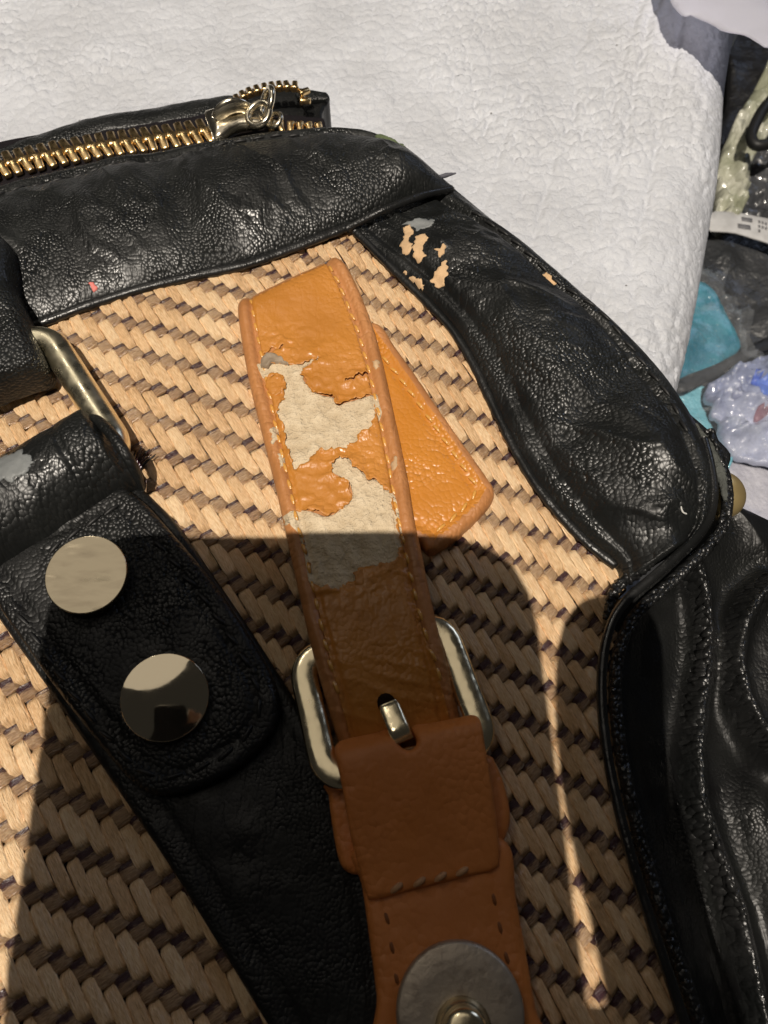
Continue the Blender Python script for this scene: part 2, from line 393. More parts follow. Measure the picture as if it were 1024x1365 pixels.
# face orientation
def fix_up(o):
    me = o.data
    if sum(p.normal.z*p.area for p in me.polygons) < 0: me.flip_normals()
fix_up(CU)
FLZ = -16.0
fl = obj('floor', [(-40, -40, FLZ-4), (60, -40, FLZ-4), (60, 60, FLZ-4), (-40, 60, FLZ-4)], [(0, 1, 2, 3)], plain('floor_dark', (.02, .02, .023), .7), None, smooth=False)
tag(fl, 'dark floor below the cushion', 'floor', kind='structure')
for i, (px, py) in enumerate([(105, 158), (655, 150), (822, 62), (835, 380)]):
    q = P(px, py, -2.45); z = zon(CU, q[0], q[1], -2.5); r = .02+.015*random.random()
    o = obj('lint_speck', [(q[0]+r*math.cos(a)*(1+.4*random.random()), q[1]+r*.7*math.sin(a), z+.012) for a in np.linspace(0, 6.28, 7)[:-1]]+[(q[0], q[1], z+.03)], [(k, (k+1) % 6, 6) for k in range(6)], plain('speck', (.16, .155, .15), .9) if i == 0 else bpy.data.materials['speck'], CU)

# ================================================================== the handbag
BAG = thing('handbag', 'black leather and woven straw handbag with peeling tan buckle strap', 'handbag', (0, 2, -2.4))
def S0(x, y): return .10*fbm(np.asarray(x)*.35, np.asarray(y)*.35, 50, 2)

# ---- woven straw panel: every strand is a piece of its own
PAN = [(-70, 480), (0, 440), (45, 425), (120, 395), (200, 371), (260, 356), (330, 341), (400, 315), (480, 290), (535, 345), (585, 395), (623, 435), (655, 488), (682, 543), (712, 602), (752, 660), (802, 712), (838, 752), (822, 810), (812, 880), (810, 930), (826, 1040), (855, 1150), (890, 1270), (940, 1440), (-70, 1440)]
panel_xy = PP(PAN)[:, :2]
back = sheet('woven_panel', panel_xy, lambda x, y: S0(x, y)-.13, M_BACKING, BAG, t=.1, er=0, res=.4, smooth_out=False)
ea = np.array([.555, -.832]); ea /= np.linalg.norm(ea); eb = np.array([.835, .550]); eb /= np.linalg.norm(eb)
PL, PD = .180, .208
def to_m(q):
    q = np.array(q, float); t = np.clip(q[..., 0]+1.9, 0, None); q[..., 0] = q[..., 0]+.30*t*t/(t+.8); return q
_xs = np.linspace(-20, 20, 8001); _ms = to_m(np.stack([_xs, 0*_xs], 1))[:, 0]
def from_m(q):
    q = np.array(q, float); q[..., 0] = np.interp(q[..., 0], _ms, _xs); return q
Mi = np.linalg.inv(np.stack([eb*PL, ea*PD], 1))
ij = (Mi@to_m(panel_xy).T).T
def strands(light):
    mn = np.floor(ij.min(0)).astype(int)-1; mx = np.ceil(ij.max(0)).astype(int)+1
    k0, k1 = (mn[0], mx[0]) if light else (mn[1], mx[1])
    s0, s1 = (mn[1], mx[1]) if light else (mn[0], mx[0])
    sub = 6 if light else 5
    cross = np.array([-.5, -.44, -.26, 0, .26, .44, .5]) if light else np.array([-.5, -.42, -.2, .2, .42, .5])
    crown = np.array([-.040, -.006, .006, .008, .006, -.006, -.040]) if light else np.array([-.06, -.01, .010, .010, -.01, -.06])
    for k in range(k0, k1+1):
        s = np.arange(s0*sub, s1*sub+1)/sub
        wob = .05*vnoise(s*.35, np.full_like(s, k*7.7), 60 if light else 61)
        base = (np.outer(np.full_like(s, k)+wob, eb*PL)+np.outer(s, ea*PD)) if light else (np.outer(s, eb*PL)+np.outer(np.full_like(s, k)+wob, ea*PD))
        ins = inside(from_m(base), panel_xy)
        ii = np.where(ins)[0]
        if len(ii) < sub: continue
        # runs of consecutive samples (a concave outline can cut a strand in two)
        for run in np.split(ii, np.where(np.diff(ii) > 1)[0]+1):
            if len(run) < sub: continue
            a, b = max(run[0]-1, 0), min(run[-1]+2, len(s))
            ss = s[a:b]; bs = base[a:b]
            # phase inside the 3/1 twill: 0 where the pale strand dives under a brown one
            ph = np.mod((ss-k) if light else (k-ss), 4.0); dd = np.minimum(ph, 4-ph)
            if light:
                cell = np.floor((ss-k)/4.0).astype(int)
                z = -.065+.11*sstep(.42, .92, dd)+.012*np.sin(np.clip((dd-.5)/1.5, 0, 1)*np.pi/2)
                wid = PL*(1.05-.10*(1-sstep(.5, 1.1, dd)))
            else:
                cell = np.round((k-ss)/4.0).astype(int)
                z = .036-.09*sstep(.46, .90, dd); wid = np.full_like(ss, PD*1.16)
            rn = hash2(cell, np.full_like(cell, k), 71 if light else 72); rn2 = hash2(cell, np.full_like(cell, k), 73)
            rn3 = hash2(cell, np.full_like(cell, k), 75)
            z = z+.022*(rn2-.5); wid = wid*(.93+.14*rn)
            side = eb if light else ea
            twist = (rn3-.5)*.10
            shift = (rn2-.5)*.02
            bx = bs[:, None, :]+side*((cross[None, :]*wid[:, None])+shift[:, None])[..., None]
            bx = from_m(bx)
            zz = S0(bx[..., 0], bx[..., 1])+z[:, None]+crown[None, :]*(.9+.3*rn[:, None])+twist[:, None]*cross[None, :]*(1 if light else .4)
            # each pale strand is a bundle of two or three splints: shallow grooves
            if light:
                gpos = (hash2(np.full_like(cell, k), cell, 77)-.5)*.5
                zz -= .022*np.exp(-((cross[None, :]-gpos[:, None])/.12)**2)
            G = np.concatenate([bx, zz[..., None]], -1); n, m = G.shape[:2]
            uvw = np.stack([np.repeat(ss[:, None], m, 1), np.repeat(cross[None, :]+.5, n, 0)*1.0, np.full((n, m), k*.37)+cell[:, None]*.13], -1)
            tone = np.repeat(rn[:, None], m, 1)
            f = grid_faces(n, m)
            v0, v1, v2 = G[0, 0], G[1, 0], G[0, 1]
            if np.cross(v1-v0, v2-v0)[2] < 0: f = [q[::-1] for q in f]
            obj('pale_strand' if light else 'brown_strand', G.reshape(-1, 3), f, M_STRAW if light else M_STRAWD, back, attrs={'uvw': uvw.reshape(-1, 3), 'tone': tone.ravel()})
strands(True); strands(False)

# ---- black leather borders
def folds(x, y, sx, sy, s): return (1-np.abs(2*fbm(x*sx, y*sy, s, 3)))**4
def f_top(u, v, x, y, W):
    z = .62*np.sin(np.pi*np.clip(v, 0, 1))**.75+.12*np.sin(np.pi*v)*fbm(u*9, v*1.5, 80)
    z -= .10*np.exp(-((v-.17)/.035)**2); z += .05*np.exp(-((v-.09)/.05)**2)
    z += .06*folds(x+y*.6, y, 1.3, .8, 81)*np.sin(np.pi*v)+.004*fbm(x*9, y*9, 82)
    z -= .16*np.exp(-((u-.43-.10*(v-.5))/.035)**2)*np.sin(np.pi*v)
    return z*sstep(0, 1.8, W)
TOPA = PP([(-70, 272, -.35), (0, 252, -.35), (60, 236, -.35), (132, 219, -.35), (210, 205, -.35), (285, 193, -.3), (350, 182, -.3), (430, 175, -.25), (480, 179, -.25), (520, 194, -.25), (560, 222, -.2), (606, 252, -.1)])
TOPB = PP([(-70, 478, .12), (0, 450, .12), (60, 426, .12), (120, 403, .12), (190, 381, .12), (260, 363, .12), (330, 348, .12), (395, 325, .12), (465, 298, .14), (520, 275, .16), (565, 260, .16), (604, 253, .1)])
top = ribbon('top_border', TOPA, TOPB, 260, 70, f_top, M_BLACK, BAG)
def f_side(u, v, x, y, W):
    z = (.10+.50*sstep(0, .25, u))*np.sin(np.pi*np.clip(v, 0, 1))**.7
    z *= 1-.35*sstep(.86, 1.0, u)
    z -= .11*np.exp(-((v-.80)/.03)**2); z += .06*np.exp(-((v-.90)/.06)**2)
    z -= .06*np.exp(-((v-.10)/.03)**2)
    z += .20*np.exp(-(((u-.50)/.11)**2+((v-.38)/.24)**2))+.26*np.exp(-(((u-.80)/.10)**2+((v-.55)/.22)**2))-.14*np.exp(-((u-.655+.15*(v-.5))/.04)**2)*np.sin(np.pi*v)-.10*np.exp(-((u-.30-.2*(v-.5))/.05)**2)*np.sin(np.pi*v)
    z += .09*folds(x*.7+y*.7, x*.7-y*.7, 1.1, .45, 84)*np.sin(np.pi*v)+.04*folds(x*.5+y*.9, x*.9-y*.5, 2.4, 1.1, 85)*np.sin(np.pi*v)+.005*fbm(x*9, y*9, 86)
    return z
SIDA = PP([(470, 303, .14), (520, 350, .12), (570, 398, .12), (607, 440, .12), (637, 490, .12), (663, 545, .12), (693, 605, .12), (733, 665, .12), (783, 718, .14), (822, 750, .16), (832, 775, .2)])
SIDB = PP([(606, 252, -.1), (648, 287, -.15), (702, 333, -.15), (762, 383, -.15), (824, 437, -.15), (875, 489, -.1), (915, 545, 0), (938, 592, .1), (951, 640, .15), (945, 690, .2), (925, 718, .25)])
side = ribbon('side_border', SIDA, SIDB, 260, 80, f_side, M_BLACK, BAG)
# lips where the straw panel meets the leather
tube('piping', PP([(-60, 470, .10), (0, 446, .10), (60, 428, .10), (120, 406, .10), (190, 384, .10), (260, 367, .10), (330, 352, .10), (395, 329, .10), (468, 301, .12)]), .085, M_BLACKG, BAG, ns=12, n=120, flat=.8, rough=.2)
tube('piping', PP([(462, 305, .16), (500, 286, .34), (530, 273, .36), (565, 260, .26), (602, 252, .05)]), .07, M_BLACKG, BAG, ns=12, n=60, rough=.2)
tube('piping', PP([(474, 308, .10), (520, 354, .10), (568, 401, .10), (605, 442, .10), (635, 492, .10), (661, 547, .10), (691, 607, .10), (731, 667, .10), (781, 721, .10), (822, 754, .10)]), .075, M_BLACKG, BAG, ns=12, n=140, flat=.8, rough=.25)
# welt that runs down between straw panel and side
WELT = [(938, 585, .28), (946, 615, .34), (951, 650, .38), (948, 682, .40), (932, 710, .42), (905, 738, .42), (872, 768, .42), (840, 795, .42), (818, 825, .40), (806, 865, .38), (802, 910, .36), (804, 960, .34), (814, 1030, .34), (838, 1130, .34), (868, 1230, .34), (900, 1325, .34), (930, 1420, .34)]
tube('welt', PP(WELT), .066, M_WELT, BAG, ns=16, n=240, rough=.05)
tube('welt', PP([(x+(-20 if 640 < y < 800 else -10), y-(8 if y < 800 else 0), .2) for x, y, z in WELT[3:9]]), [.05, .09, .09, .05], M_CORR, BAG, ns=12, n=130, rough=.5)
tube('side_seam', PP([(945, 575, .05), (960, 615, .10), (969, 650, .14), (967, 690, .18), (950, 722, .2), (922, 750, .22), (890, 780, .22), (858, 808, .22), (836, 838, .2), (824, 875, .18), (820, 915, .16), (823, 965, .14), (834, 1035, .14), (858, 1135, .14), (889, 1238, .14), (922, 1333, .14), (952, 1425, .14)]), .085, M_CORR, BAG, ns=16, n=300, rough=.10)
# gusset that falls away beside the welt, with its standing creases
R1 = PP([(925, 755), (940, 785), (951, 830), (950, 885), (940, 940), (930, 1000), (934, 1070), (960, 1140), (988, 1210), (1008, 1290), (1024, 1365), (1040, 1430)], -.25)
R2 = PP([(1040, 770), (1010, 795), (993, 830), (987, 880), (995, 925), (1015, 965), (1060, 1020)], -.3)
R3 = PP([(1080, 960), (1030, 1010), (1010, 1080), (1040, 1180), (1090, 1300)], -.5)
def f_gus(u, v, x, y, W):
    z = -.28*np.sin(np.pi*np.clip(v*1.6, 0, 1))+.05*fbm(x*1.2, y*.7, 90)+.004*fbm(x*9, y*9, 92)
    q = np.stack([x.ravel(), y.ravel()], 1)
    for R, wd, am in ((R1, .17, .42), (R2, .16, .45), (R3, .4, .25)):
        d, s = dist_poly(q, R); d = d.reshape(x.shape); s = s.reshape(x.shape)
        am_ = am*(1-.6*sstep(-1.0, .0, y)) if R is R1 else am
        z = z+am_*np.exp(-(d/wd)**2)*(1+.15*vnoise(x*2, y*2, 93))-.10*np.exp(-((d*s+.35)/.22)**2)
    return z*sstep(.06, .14, v)
gus = ribbon('gusset', PP([(950, 655, .05), (946, 692, .05), (905, 738, .05), (845, 790, .05), (815, 832, .03), (803, 890, .0), (804, 960, 0), (815, 1030, 0), (840, 1130, 0), (874, 1240, 0), (904, 1335, 0), (934, 1430, 0)]),
             PP([(986, 676, -.8), (1045, 706, -.9), (1100, 740, -1.0), (1140, 790, -1.0), (1170, 850, -1.0), (1190, 900, -1), (1200, 960, -1), (1210, 1040, -1), (1220, 1140, -1), (1230, 1250, -1), (1240, 1345, -1), (1250, 1440, -1)]), 220, 130, f_gus, M_BLACKS, BAG, skirt=.6)
gus.data.materials.append(M_CORR)
gc = np.array([q.center[:] for q in gus.data.polygons])[:, :2]/CM
gd = np.minimum(dist_poly(gc, R1)[0], dist_poly(gc, R2)[0])+.06*vnoise(gc[:, 0]*5, gc[:, 1]*5, 94)
gus.data.polygons.foreach_set('material_index', (gd < .19).astype(np.int32)); gus.data.update()
# body behind the borders, down to the cushion
out = np.vstack([TOPA, SIDB[1:]]); low = out.copy()
cen = np.array([-1.0, 2.0]); low[:, :2] = cen+(out[:, :2]-cen)*.93; low[:, 2] = -2.55
ribbon('body_back', out+np.array([0, 0, -.05]), low, 120, 12, lambda u, v, x, y, W: 0*u, M_BLACKS, BAG, skirt=.02, closeends=False)

# ---- zipper along the top
zt = ribbon('zipper_tape', PP([(-70, 205, -.75), (0, 190, -.75), (60, 178, -.75), (132, 165, -.75), (210, 152, -.72), (280, 145, -.7), (350, 150, -.7), (432, 158, -.7)]), PP([(-70, 285, -.45), (0, 262, -.45), (60, 240, -.45), (140, 222, -.45), (220, 205, -.45), (300, 192, -.42), (370, 182, -.4), (436, 176, -.4)]), 120, 24, lambda u, v, x, y, W: .03*fbm(x*3, y*3, 95), M_TAPE, BAG, skirt=.05)
bt = ribbon('back_border', PP([(-70, 228, -.95), (0, 201, -.95), (60, 181, -.95), (130, 158, -.95), (200, 148, -.95), (270, 134, -.95), (300, 130, -.95), (330, 130, -.95)]), PP([(-70, 248, -.7), (0, 218, -.7), (60, 199, -.7), (130, 178, -.7), (200, 168, -.7), (270, 157, -.7), (300, 155, -.7), (330, 156, -.7)]), 120, 16, lambda u, v, x, y, W: .16*np.sin(np.pi*v)**.6+.03*fbm(x*3, y*3, 96), M_BLACK, BAG, skirt=1.6)
sheet('back_border_end', PP([(325, 122), (365, 122), (400, 119), (425, 123), (436, 124), (439, 134), (430, 152), (427, 176), (380, 178), (325, 172)], -.85)[:, :2], lambda x, y: -.80+.08*fbm(x*2, y*2, 97), M_BLACKS, BAG, t=1.7, er=.06, res=.08)
sheet('back_border_end', PP([(395, 116), (425, 121), (437, 124), (436, 131), (400, 130)], -.7)[:, :2], lambda x, y: -.70+.03*fbm(x*2, y*2, 98), M_BLACK, BAG, t=.09, er=.04, res=.06)
# teeth
def tooth_mesh():
    v = []; f = []
    prof = [(-.15, .030, .030), (-.13, .042, .045), (.05, .046, .052), (.10, .060, .062), (.14, .060, .058), (.155, .042, .035)]
    for x, wy, hz in prof:
        for a in np.linspace(0, 2*np.pi, 8, endpoint=False)+np.pi/8:
            c, s = math.cos(a), math.sin(a); v.append((x*1.35, wy*np.sign(c)*abs(c)**.55*1.85, hz*np.sign(s)*abs(s)**.55*1.3))
    n = len(prof)
    f = [[i*8+j, (i+1)*8+j, (i+1)*8+(j+1) % 8, i*8+(j+1) % 8] for i in range(n-1) for j in range(8)]+[list(range(8)), list(range((n-1)*8, n*8))[::-1]]
    return mesh('tooth', v, [q[::-1] for q in f], M_BRASS)
TOOTH = tooth_mesh()
zip_root = zt
def teeth(path, pitch, sides, ang=.0, jit=.06, h=1.0, k_=1.0):
    p = catmull(path, 400); L = np.r_[0, np.cumsum(np.linalg.norm(np.diff(p, axis=0), axis=1))]
    for k, s in enumerate(np.arange(.02, L[-1], pitch/len(sides))):
        q = np.array([np.interp(s, L, p[:, c]) for c in range(3)]); q2 = np.array([np.interp(s+.02, L, p[:, c]) for c in range(3)])
        t = (q2-q); t /= np.linalg.norm(t)+1e-9
        if s+.02 > L[-1]: break
        sd = sides[k % len(sides)]
        n = np.array([-t[1], t[0], 0])*sd; n /= np.linalg.norm(n)
        head = -n+t*ang*sd; head /= np.linalg.norm(head)           # heads point at the centre line
        x = Vector(head); zz = Vector((0, 0, 1)); y = zz.cross(x).normalized(); zz = x.cross(y)
        M = Matrix((x, y, zz)).transposed().to_4x4()
        M = M @ Matrix.Rotation(random.gauss(0, jit), 4, 'Z') @ Matrix.Rotation(random.gauss(0, jit), 4, 'X')
        M = M @ Matrix.Diagonal((k_, .75 if k_ < 1 else 1, .9, 1))
        M.translation = Vector(q+n*.145*k_)*CM
        o = bpy.data.objects.new('tooth', TOOTH); link(o, zip_root, M)
teeth(PP([(-20, 226, -.42), (0, 221, -.42), (60, 208, -.42), (132, 195, -.42), (200, 186, -.42), (282, 174, -.40)]), .222, (1, -1), .28)
teeth(PP([(362, 164, -.36), (390, 166, -.36), (440, 168, -.36)]), .19, (-1,), .2, .1, k_=.7)
teeth(PP([(316, 136, -.40), (330, 128, -.32), (348, 122, -.28), (372, 118, -.25), (396, 119, -.28), (402, 128, -.36), (401, 142, -.45)]), .15, (1,), .1, .08, k_=.55)
# slider with its bail and pull ring
def loft(name, secs, mat, parent, ns=16):
    """secs: (centre, half width vec, half height vec) rounded sections"""
    v = []
    for c, a, b in secs:
        for t in np.linspace(0, 2*np.pi, ns, endpoint=False):
            cc, ss = math.cos(t), math.sin(t)
            v.append(np.array(c)+np.array(a)*np.sign(cc)*abs(cc)**.6+np.array(b)*np.sign(ss)*abs(ss)**.6)
    n = len(secs); v = np.array(v); f = grid_faces(n, ns, False, True)+[list(range(ns))[::-1], list(range((n-1)*ns, n*ns))]
    c = v.mean(0); q = f[len(f)//2]
    if np.dot(np.cross(v[q[1]]-v[q[0]], v[q[2]]-v[q[0]]), v[q[0]]-np.array(secs[len(secs)//2][0])) < 0: f = [k[::-1] for k in f]
    return obj(name, v, f, mat, parent)
p0 = P(279, 171, -.2); p1 = P(357, 154, -.2); ax = (p1-p0); LN = np.linalg.norm(ax); ax /= LN; pr = np.array([-ax[1], ax[0], 0]); zv = np.array([0, 0, 1.])
SL = thing_part = None
secs = []
for t, wd, h in [(0, .40, .05), (.03, .42, .12), (.15, .41, .15), (.32, .30, .16), (.5, .24, .17), (.68, .27, .16), (.85, .32, .13), (.97, .30, .08), (1.0, .27, .04)]:
    secs.append((p0+ax*LN*t+zv*(.02), pr*wd, zv*h))
slider = loft('zipper_slider', secs, M_SILVER, BAG, 20)
bail = tube('bail', [p0+ax*LN*.18+zv*.16, p0+ax*LN*.28+zv*.30, p0+ax*LN*.45+zv*.36, p0+ax*LN*.62+zv*.30, p0+ax*LN*.72+zv*.14], [.15, .17, .17, .14, .11], M_SILVER, slider, ns=12, n=40, flat=.45, upv=tuple(pr))
rc = P(352, 139, .02)
def ring(c, a, b, r, n=40): return [np.array(c)+np.array(a)*math.cos(t)*r+np.array(b)*math.sin(t)*r for t in np.linspace(0, 2*np.pi, n, endpoint=False)]
tube('pull_ring', ring(P(345, 152, .12), (.92, .1, .30), (-.1, .95, .25), .235), .062, M_SILVER, slider, ns=10, closed=True, n=48)
tube('pull_ring', ring(P(356, 137, .15), (.45, .25, .8), (-.2, .95, -.1), .27), .06, M_SILVER, slider, ns=10, closed=True, n=48)
tube('pull_ring', ring(P(366, 160, .0), (.8, -.4, .3), (.3, .9, .2), .16), .045, M_SILVER, slider, ns=10, closed=True, n=40)

# ---- stitches
def capsule(name, L, r, mat, ns=7):
    xs = [(-L/2, .25), (-L/2+r*.6, .85), (-L/6, 1), (L/6, 1), (L/2-r*.6, .85), (L/2, .25)]
    v = [(x, r*k*math.cos(a), r*k*math.sin(a)+(-.35*r if k < .9 else 0)) for x, k in xs for a in np.linspace(0, 2*np.pi, ns, endpoint=False)]
    f = grid_faces(6, ns, False, True)+[list(range(ns))[::-1], list(range(5*ns, 6*ns))]
    return mesh(name, v, f, mat)
ST_GOLD = capsule('stitch', .17, .027, M_THREAD); ST_PALE = capsule('stitch', .17, .038, M_THREADD); ST_BLACK = capsule('stitch', .24, .03, M_BTHREAD); ST_BROWN = capsule('stitch', .17, .03, plain('brown_thread', (.22, .075, .02), .6))
def stitches(path_xy, surf, parent, me, pitch, lift=.012, skip=None, ang=.12):
    p = catmull(np.asarray(path_xy)[:, :2], 300); L = np.r_[0, np.cumsum(np.linalg.norm(np.diff(p, axis=0), axis=1))]
    for s in np.arange(pitch*.5, L[-1]-pitch*.3, pitch):
        s += random.gauss(0, pitch*.03)
        a = np.array([np.interp(s-.08, L, p[:, c]) for c in (0, 1)]); b = np.array([np.interp(s+.08, L, p[:, c]) for c in (0, 1)]); m = (a+b)/2
        if skip is not None and skip(m): continue
        za, zb, zm = zon(surf, *a), zon(surf, *b), zon(surf, *m)
        x = Vector((*(b-a), zb-za)).normalized(); y = Vector((0, 0, 1)).cross(x).normalized(); z = x.cross(y)
        M = Matrix((x, y, z)).transposed().to_4x4() @ Matrix.Rotation(ang+random.gauss(0, .06), 4, 'Z')
        M.translation = Vector((m[0], m[1], max(zm, (za+zb)/2)+lift))*CM
        link(bpy.data.objects.new('stitch', me), parent, M)
stitches(PP([(-20, 302, -.2), (60, 266, -.2), (140, 247, -.2), (220, 228, -.2), (300, 209, -.2), (370, 197, -.2), (430, 192, -.1), (490, 198, -.1)]), top, top, ST_BLACK, .34)
stitches(PP([(625, 285, 0), (690, 343, 0), (745, 392, 0), (800, 437, 0), (850, 490, .1), (888, 545, .2), (912, 600, .3)]), side, side, ST_BLACK, .34)

# ---- tan leather tab under the strap
TAB = PP([(440, 440), (500, 425), (530, 462), (570, 518), (612, 578), (650, 632), (660, 650), (655, 668), (625, 700), (590, 728), (572, 735), (556, 722), (500, 700), (450, 600)], .25)
tab = sheet('tan_tab', TAB, lambda x, y: .25+S0(x, y)+.04*fbm(x*.8, y*.8, 101), M_TAN, BAG, t=.3, er=.10, res=.06,
            lift=lambda q, d: -.035*np.exp(-((d-.27)/.06)**2)+.03*np.exp(-((d-.13)/.09)**2))
tab.data.materials.append(M_TANE)
ctr = np.array([q.center[:] for q in tab.data.polygons])[:, :2]/CM
dd = dist_poly(ctr, catmull(TAB[:, :2], 200, True), True)[0]
tab.data.polygons.foreach_set('material_index', (dd < .15).astype(np.int32)); tab.data.update()
stitches(PP([(508, 468), (545, 515), (590, 578), (626, 630), (636, 648), (628, 664), (600, 692), (574, 712)], .3), tab, tab, ST_GOLD, .25, .022)

# ---- the long tan strap
SLE = [(314, 392, .30), (321, 450, .32), (331, 505, .38), (343, 555, .42), (355, 602, .46), (367, 650, .5), (377, 695, .54), (387, 740, .58), (398, 790, .60), (409, 840, .60), (422, 890, .56), (436, 940, .46), (446, 975, .34), (456, 1010, .2)]
SRE = [(448, 330, .30), (476, 378, .32), (497, 430, .38), (512, 485, .42), (524, 540, .46), (535, 590, .5), (545, 640, .54), (553, 690, .58), (563, 735, .60), (574, 790, .60), (588, 850, .56), (603, 905, .46), (612, 945, .34), (622, 985, .2)]
def f_strap(u, v, x, y, W):
    e = np.minimum(v, 1-v)*W; r = .11
    z = -r*(1-np.sqrt(np.clip(1-(1-np.clip(e/r, 0, 1))**2, 0, 1)))
    z += .035*np.exp(-((e-.12)/.07)**2)-.05*np.exp(-((e-.245)/.035)**2)
    l = u*7.4; z -= .34*(1-np.sqrt(np.clip(1-(1-np.clip(l/.42, 0, 1))**2, 0, 1)))-.05*np.exp(-((l-.5)/.4)**2)
    z += .012*fbm(x*5, y*5, 105)+.03*np.sin(np.pi*v)*fbm(x*1.2, y*1.2, 106)
    z += .025*folds(y*1.0+x*.25, x, 5, .6, 107)*sstep(.80, .88, u)
    return z
strap = ribbon('tan_strap', PP(SLE), PP(SRE), 260, 60, f_strap, M_TANE, BAG, skirt=.32)
def pk(X, Y): return (280+X/2.438, 320+Y/2.438)
HOLES = [
    [(160, 400), (165, 388), (200, 392), (255, 399), (300, 388), (335, 378), (346, 366), (352, 384), (325, 398), (300, 412), (303, 450), (330, 485), (365, 500), (398, 505), (408, 535), (432, 524), (480, 511), (530, 496), (546, 560), (525, 602), (480, 648), (440, 680), (400, 686), (360, 680), (330, 702), (315, 725), (290, 742), (272, 740), (262, 715), (246, 650), (232, 590), (214, 535), (232, 510), (248, 470), (238, 440), (205, 430), (176, 440)],
    [(393, 735), (420, 704), (442, 706), (462, 737), (490, 760), (512, 786), (540, 790), (560, 802), (588, 826), (598, 860), (606, 905), (612, 950), (622, 1000), (618, 1032), (590, 1052), (530, 1072), (482, 1076), (462, 1120), (412, 1146), (360, 1136), (330, 1110), (322, 1060), (314, 1005), (300, 960), (272, 930), (262, 895), (290, 882), (330, 886), (382, 906), (410, 896), (442, 870), (466, 840), (455, 800), (430, 780), (400, 765)],
    [(170, 348), (200, 338), (236, 331), (238, 337), (205, 346), (176, 356)],
    [(432, 452), (470, 440), (515, 428), (520, 434), (475, 448), (436, 458)],
]
def rough_poly(pts, amp, sd, step=.022):
    q = poly_resample(np.asarray(pts)[:, :2], step); t = np.roll(q, -1, 0)-np.roll(q, 1, 0); n = np.stack([-t[:, 1], t[:, 0]], 1); n /= np.linalg.norm(n, axis=1)[:, None]+1e-9
    k = np.arange(len(q)); return q+n*(amp*(1.1*vnoise(k*.9, k*0, sd)+.9*vnoise(k*.31, k*0, sd+1)))[:, None]
hol = [rough_poly(PP([pk(*q)+(.5,) for q in h]), .06, 110+i, .024) for i, h in enumerate(HOLES)]
def zv_strap(x, y): return np.array([zon(strap, a, b, .3) for a, b in zip(np.ravel(x), np.ravel(y))])
FILM = PP([(334, 396, .35), (345, 450, .35), (357, 505, .4), (368, 560, .42), (378, 605, .46), (390, 655, .5), (399, 700, .54), (410, 745, .58), (420, 790, .6), (432, 845, .6), (445, 900, .55), (458, 950, .45), (468, 985, .3), (480, 990, .3), (596, 965, .3), (600, 958, .35), (578, 880, .52), (563, 840, .56), (550, 785, .6), (539, 735, .6), (529, 690, .58), (520, 640, .54), (511, 590, .5), (501, 545, .46), (487, 485, .42), (472, 435, .38), (453, 388, .32), (434, 352, .3)])
ALLH = np.vstack(hol)
def f_lift(xy, d):
    dh = np.full(len(xy), 9.)
    for h in hol: dh = np.minimum(dh, dist_poly(xy, h, True)[0])
    n = fbm(xy[:, 0]*2.5, xy[:, 1]*2.5, 120)
    near = np.exp(-dh/.35)
    z = .050*np.exp(-dh/.05)*np.clip(n*1.6+.35, .05, 1)+near*(.045*folds(xy[:, 0], xy[:, 1], 3.5, 4.5, 121)+.03*fbm(xy[:, 0]*7, xy[:, 1]*7, 122))
    return z*sstep(0, .06, d+.001) if False else z
film = sheet('peeling_film', FILM, lambda x, y: zv_strap(x, y)+.020, M_FILM, strap, t=.016, er=.0, res=.035, holes=hol, lift=f_lift, smooth_out=False)
film['label'] = 'orange surface film cracked and flaking off the strap'
for i, h in enumerate(HOLES[:2]):
    g = np.asarray(h, float); c = g.mean(0); g = c+(g-c)*1.06
    big = rough_poly(PP([pk(*q)+(.5,) for q in g]), .01, 130+i, .06)
    sheet('canvas_backing', big, lambda x, y: zv_strap(x, y)+.012, M_CANVAS, strap, t=.02, er=0, res=.04, smooth_out=False, lift=lambda q, d: .014*fbm(q[:, 0]*8, q[:, 1]*8, 133))
def flake(parent, surf, pts, mat, name='peeled_flake', amp=.04, lift=.012, res=.035, curl=0.0, hh=.3, sd=140):
    q = rough_poly(PP([p+(hh,) for p in pts]), amp, sd)
    return sheet(name, q, lambda x, y: np.array([zon(surf, a, b, 0) for a, b in zip(x, y)])+lift, mat, parent, t=lift*1.6, er=0, res=res, smooth_out=False, lift=lambda xy, d: curl*np.exp(-d/.06)*(.4+vnoise(xy[:, 0]*9, xy[:, 1]*9, sd)), bvh=False)
# little island of film left on the bare patch, and the curled grey shred above it
flake(strap, strap, [pk(180, 450), pk(205, 432), pk(238, 440), pk(246, 470), pk(232, 500), pk(212, 510), pk(195, 500), pk(182, 475)], M_FILM, 'film_island', lift=.04, curl=.03, hh=.42)
flake(strap, strap, [pk(160, 405), pk(180, 375), pk(205, 368), pk(235, 382), pk(258, 405), pk(230, 398), pk(205, 392), pk(185, 412)], M_SHRED, 'curled_shred', lift=.07, curl=.10, hh=.45)
for i, q in enumerate([[(530, 395), (550, 390), (552, 412), (532, 420)], [(585, 735), (602, 712), (606, 750), (592, 760)], [(198, 612), (220, 600), (224, 650), (205, 665)], [(222, 700), (238, 690), (245, 740), (232, 750)], [(228, 905), (262, 895), (300, 900), (262, 935), (240, 930)]]):
    flake(strap, strap, [pk(*k) for k in q], M_FLAKE if i < 2 else M_CANVAS, 'worn_edge_patch', amp=.05, lift=.012, hh=.45, sd=150+i)
def bare(m): return any(inside(np.array([m]), h)[0] for h in hol)
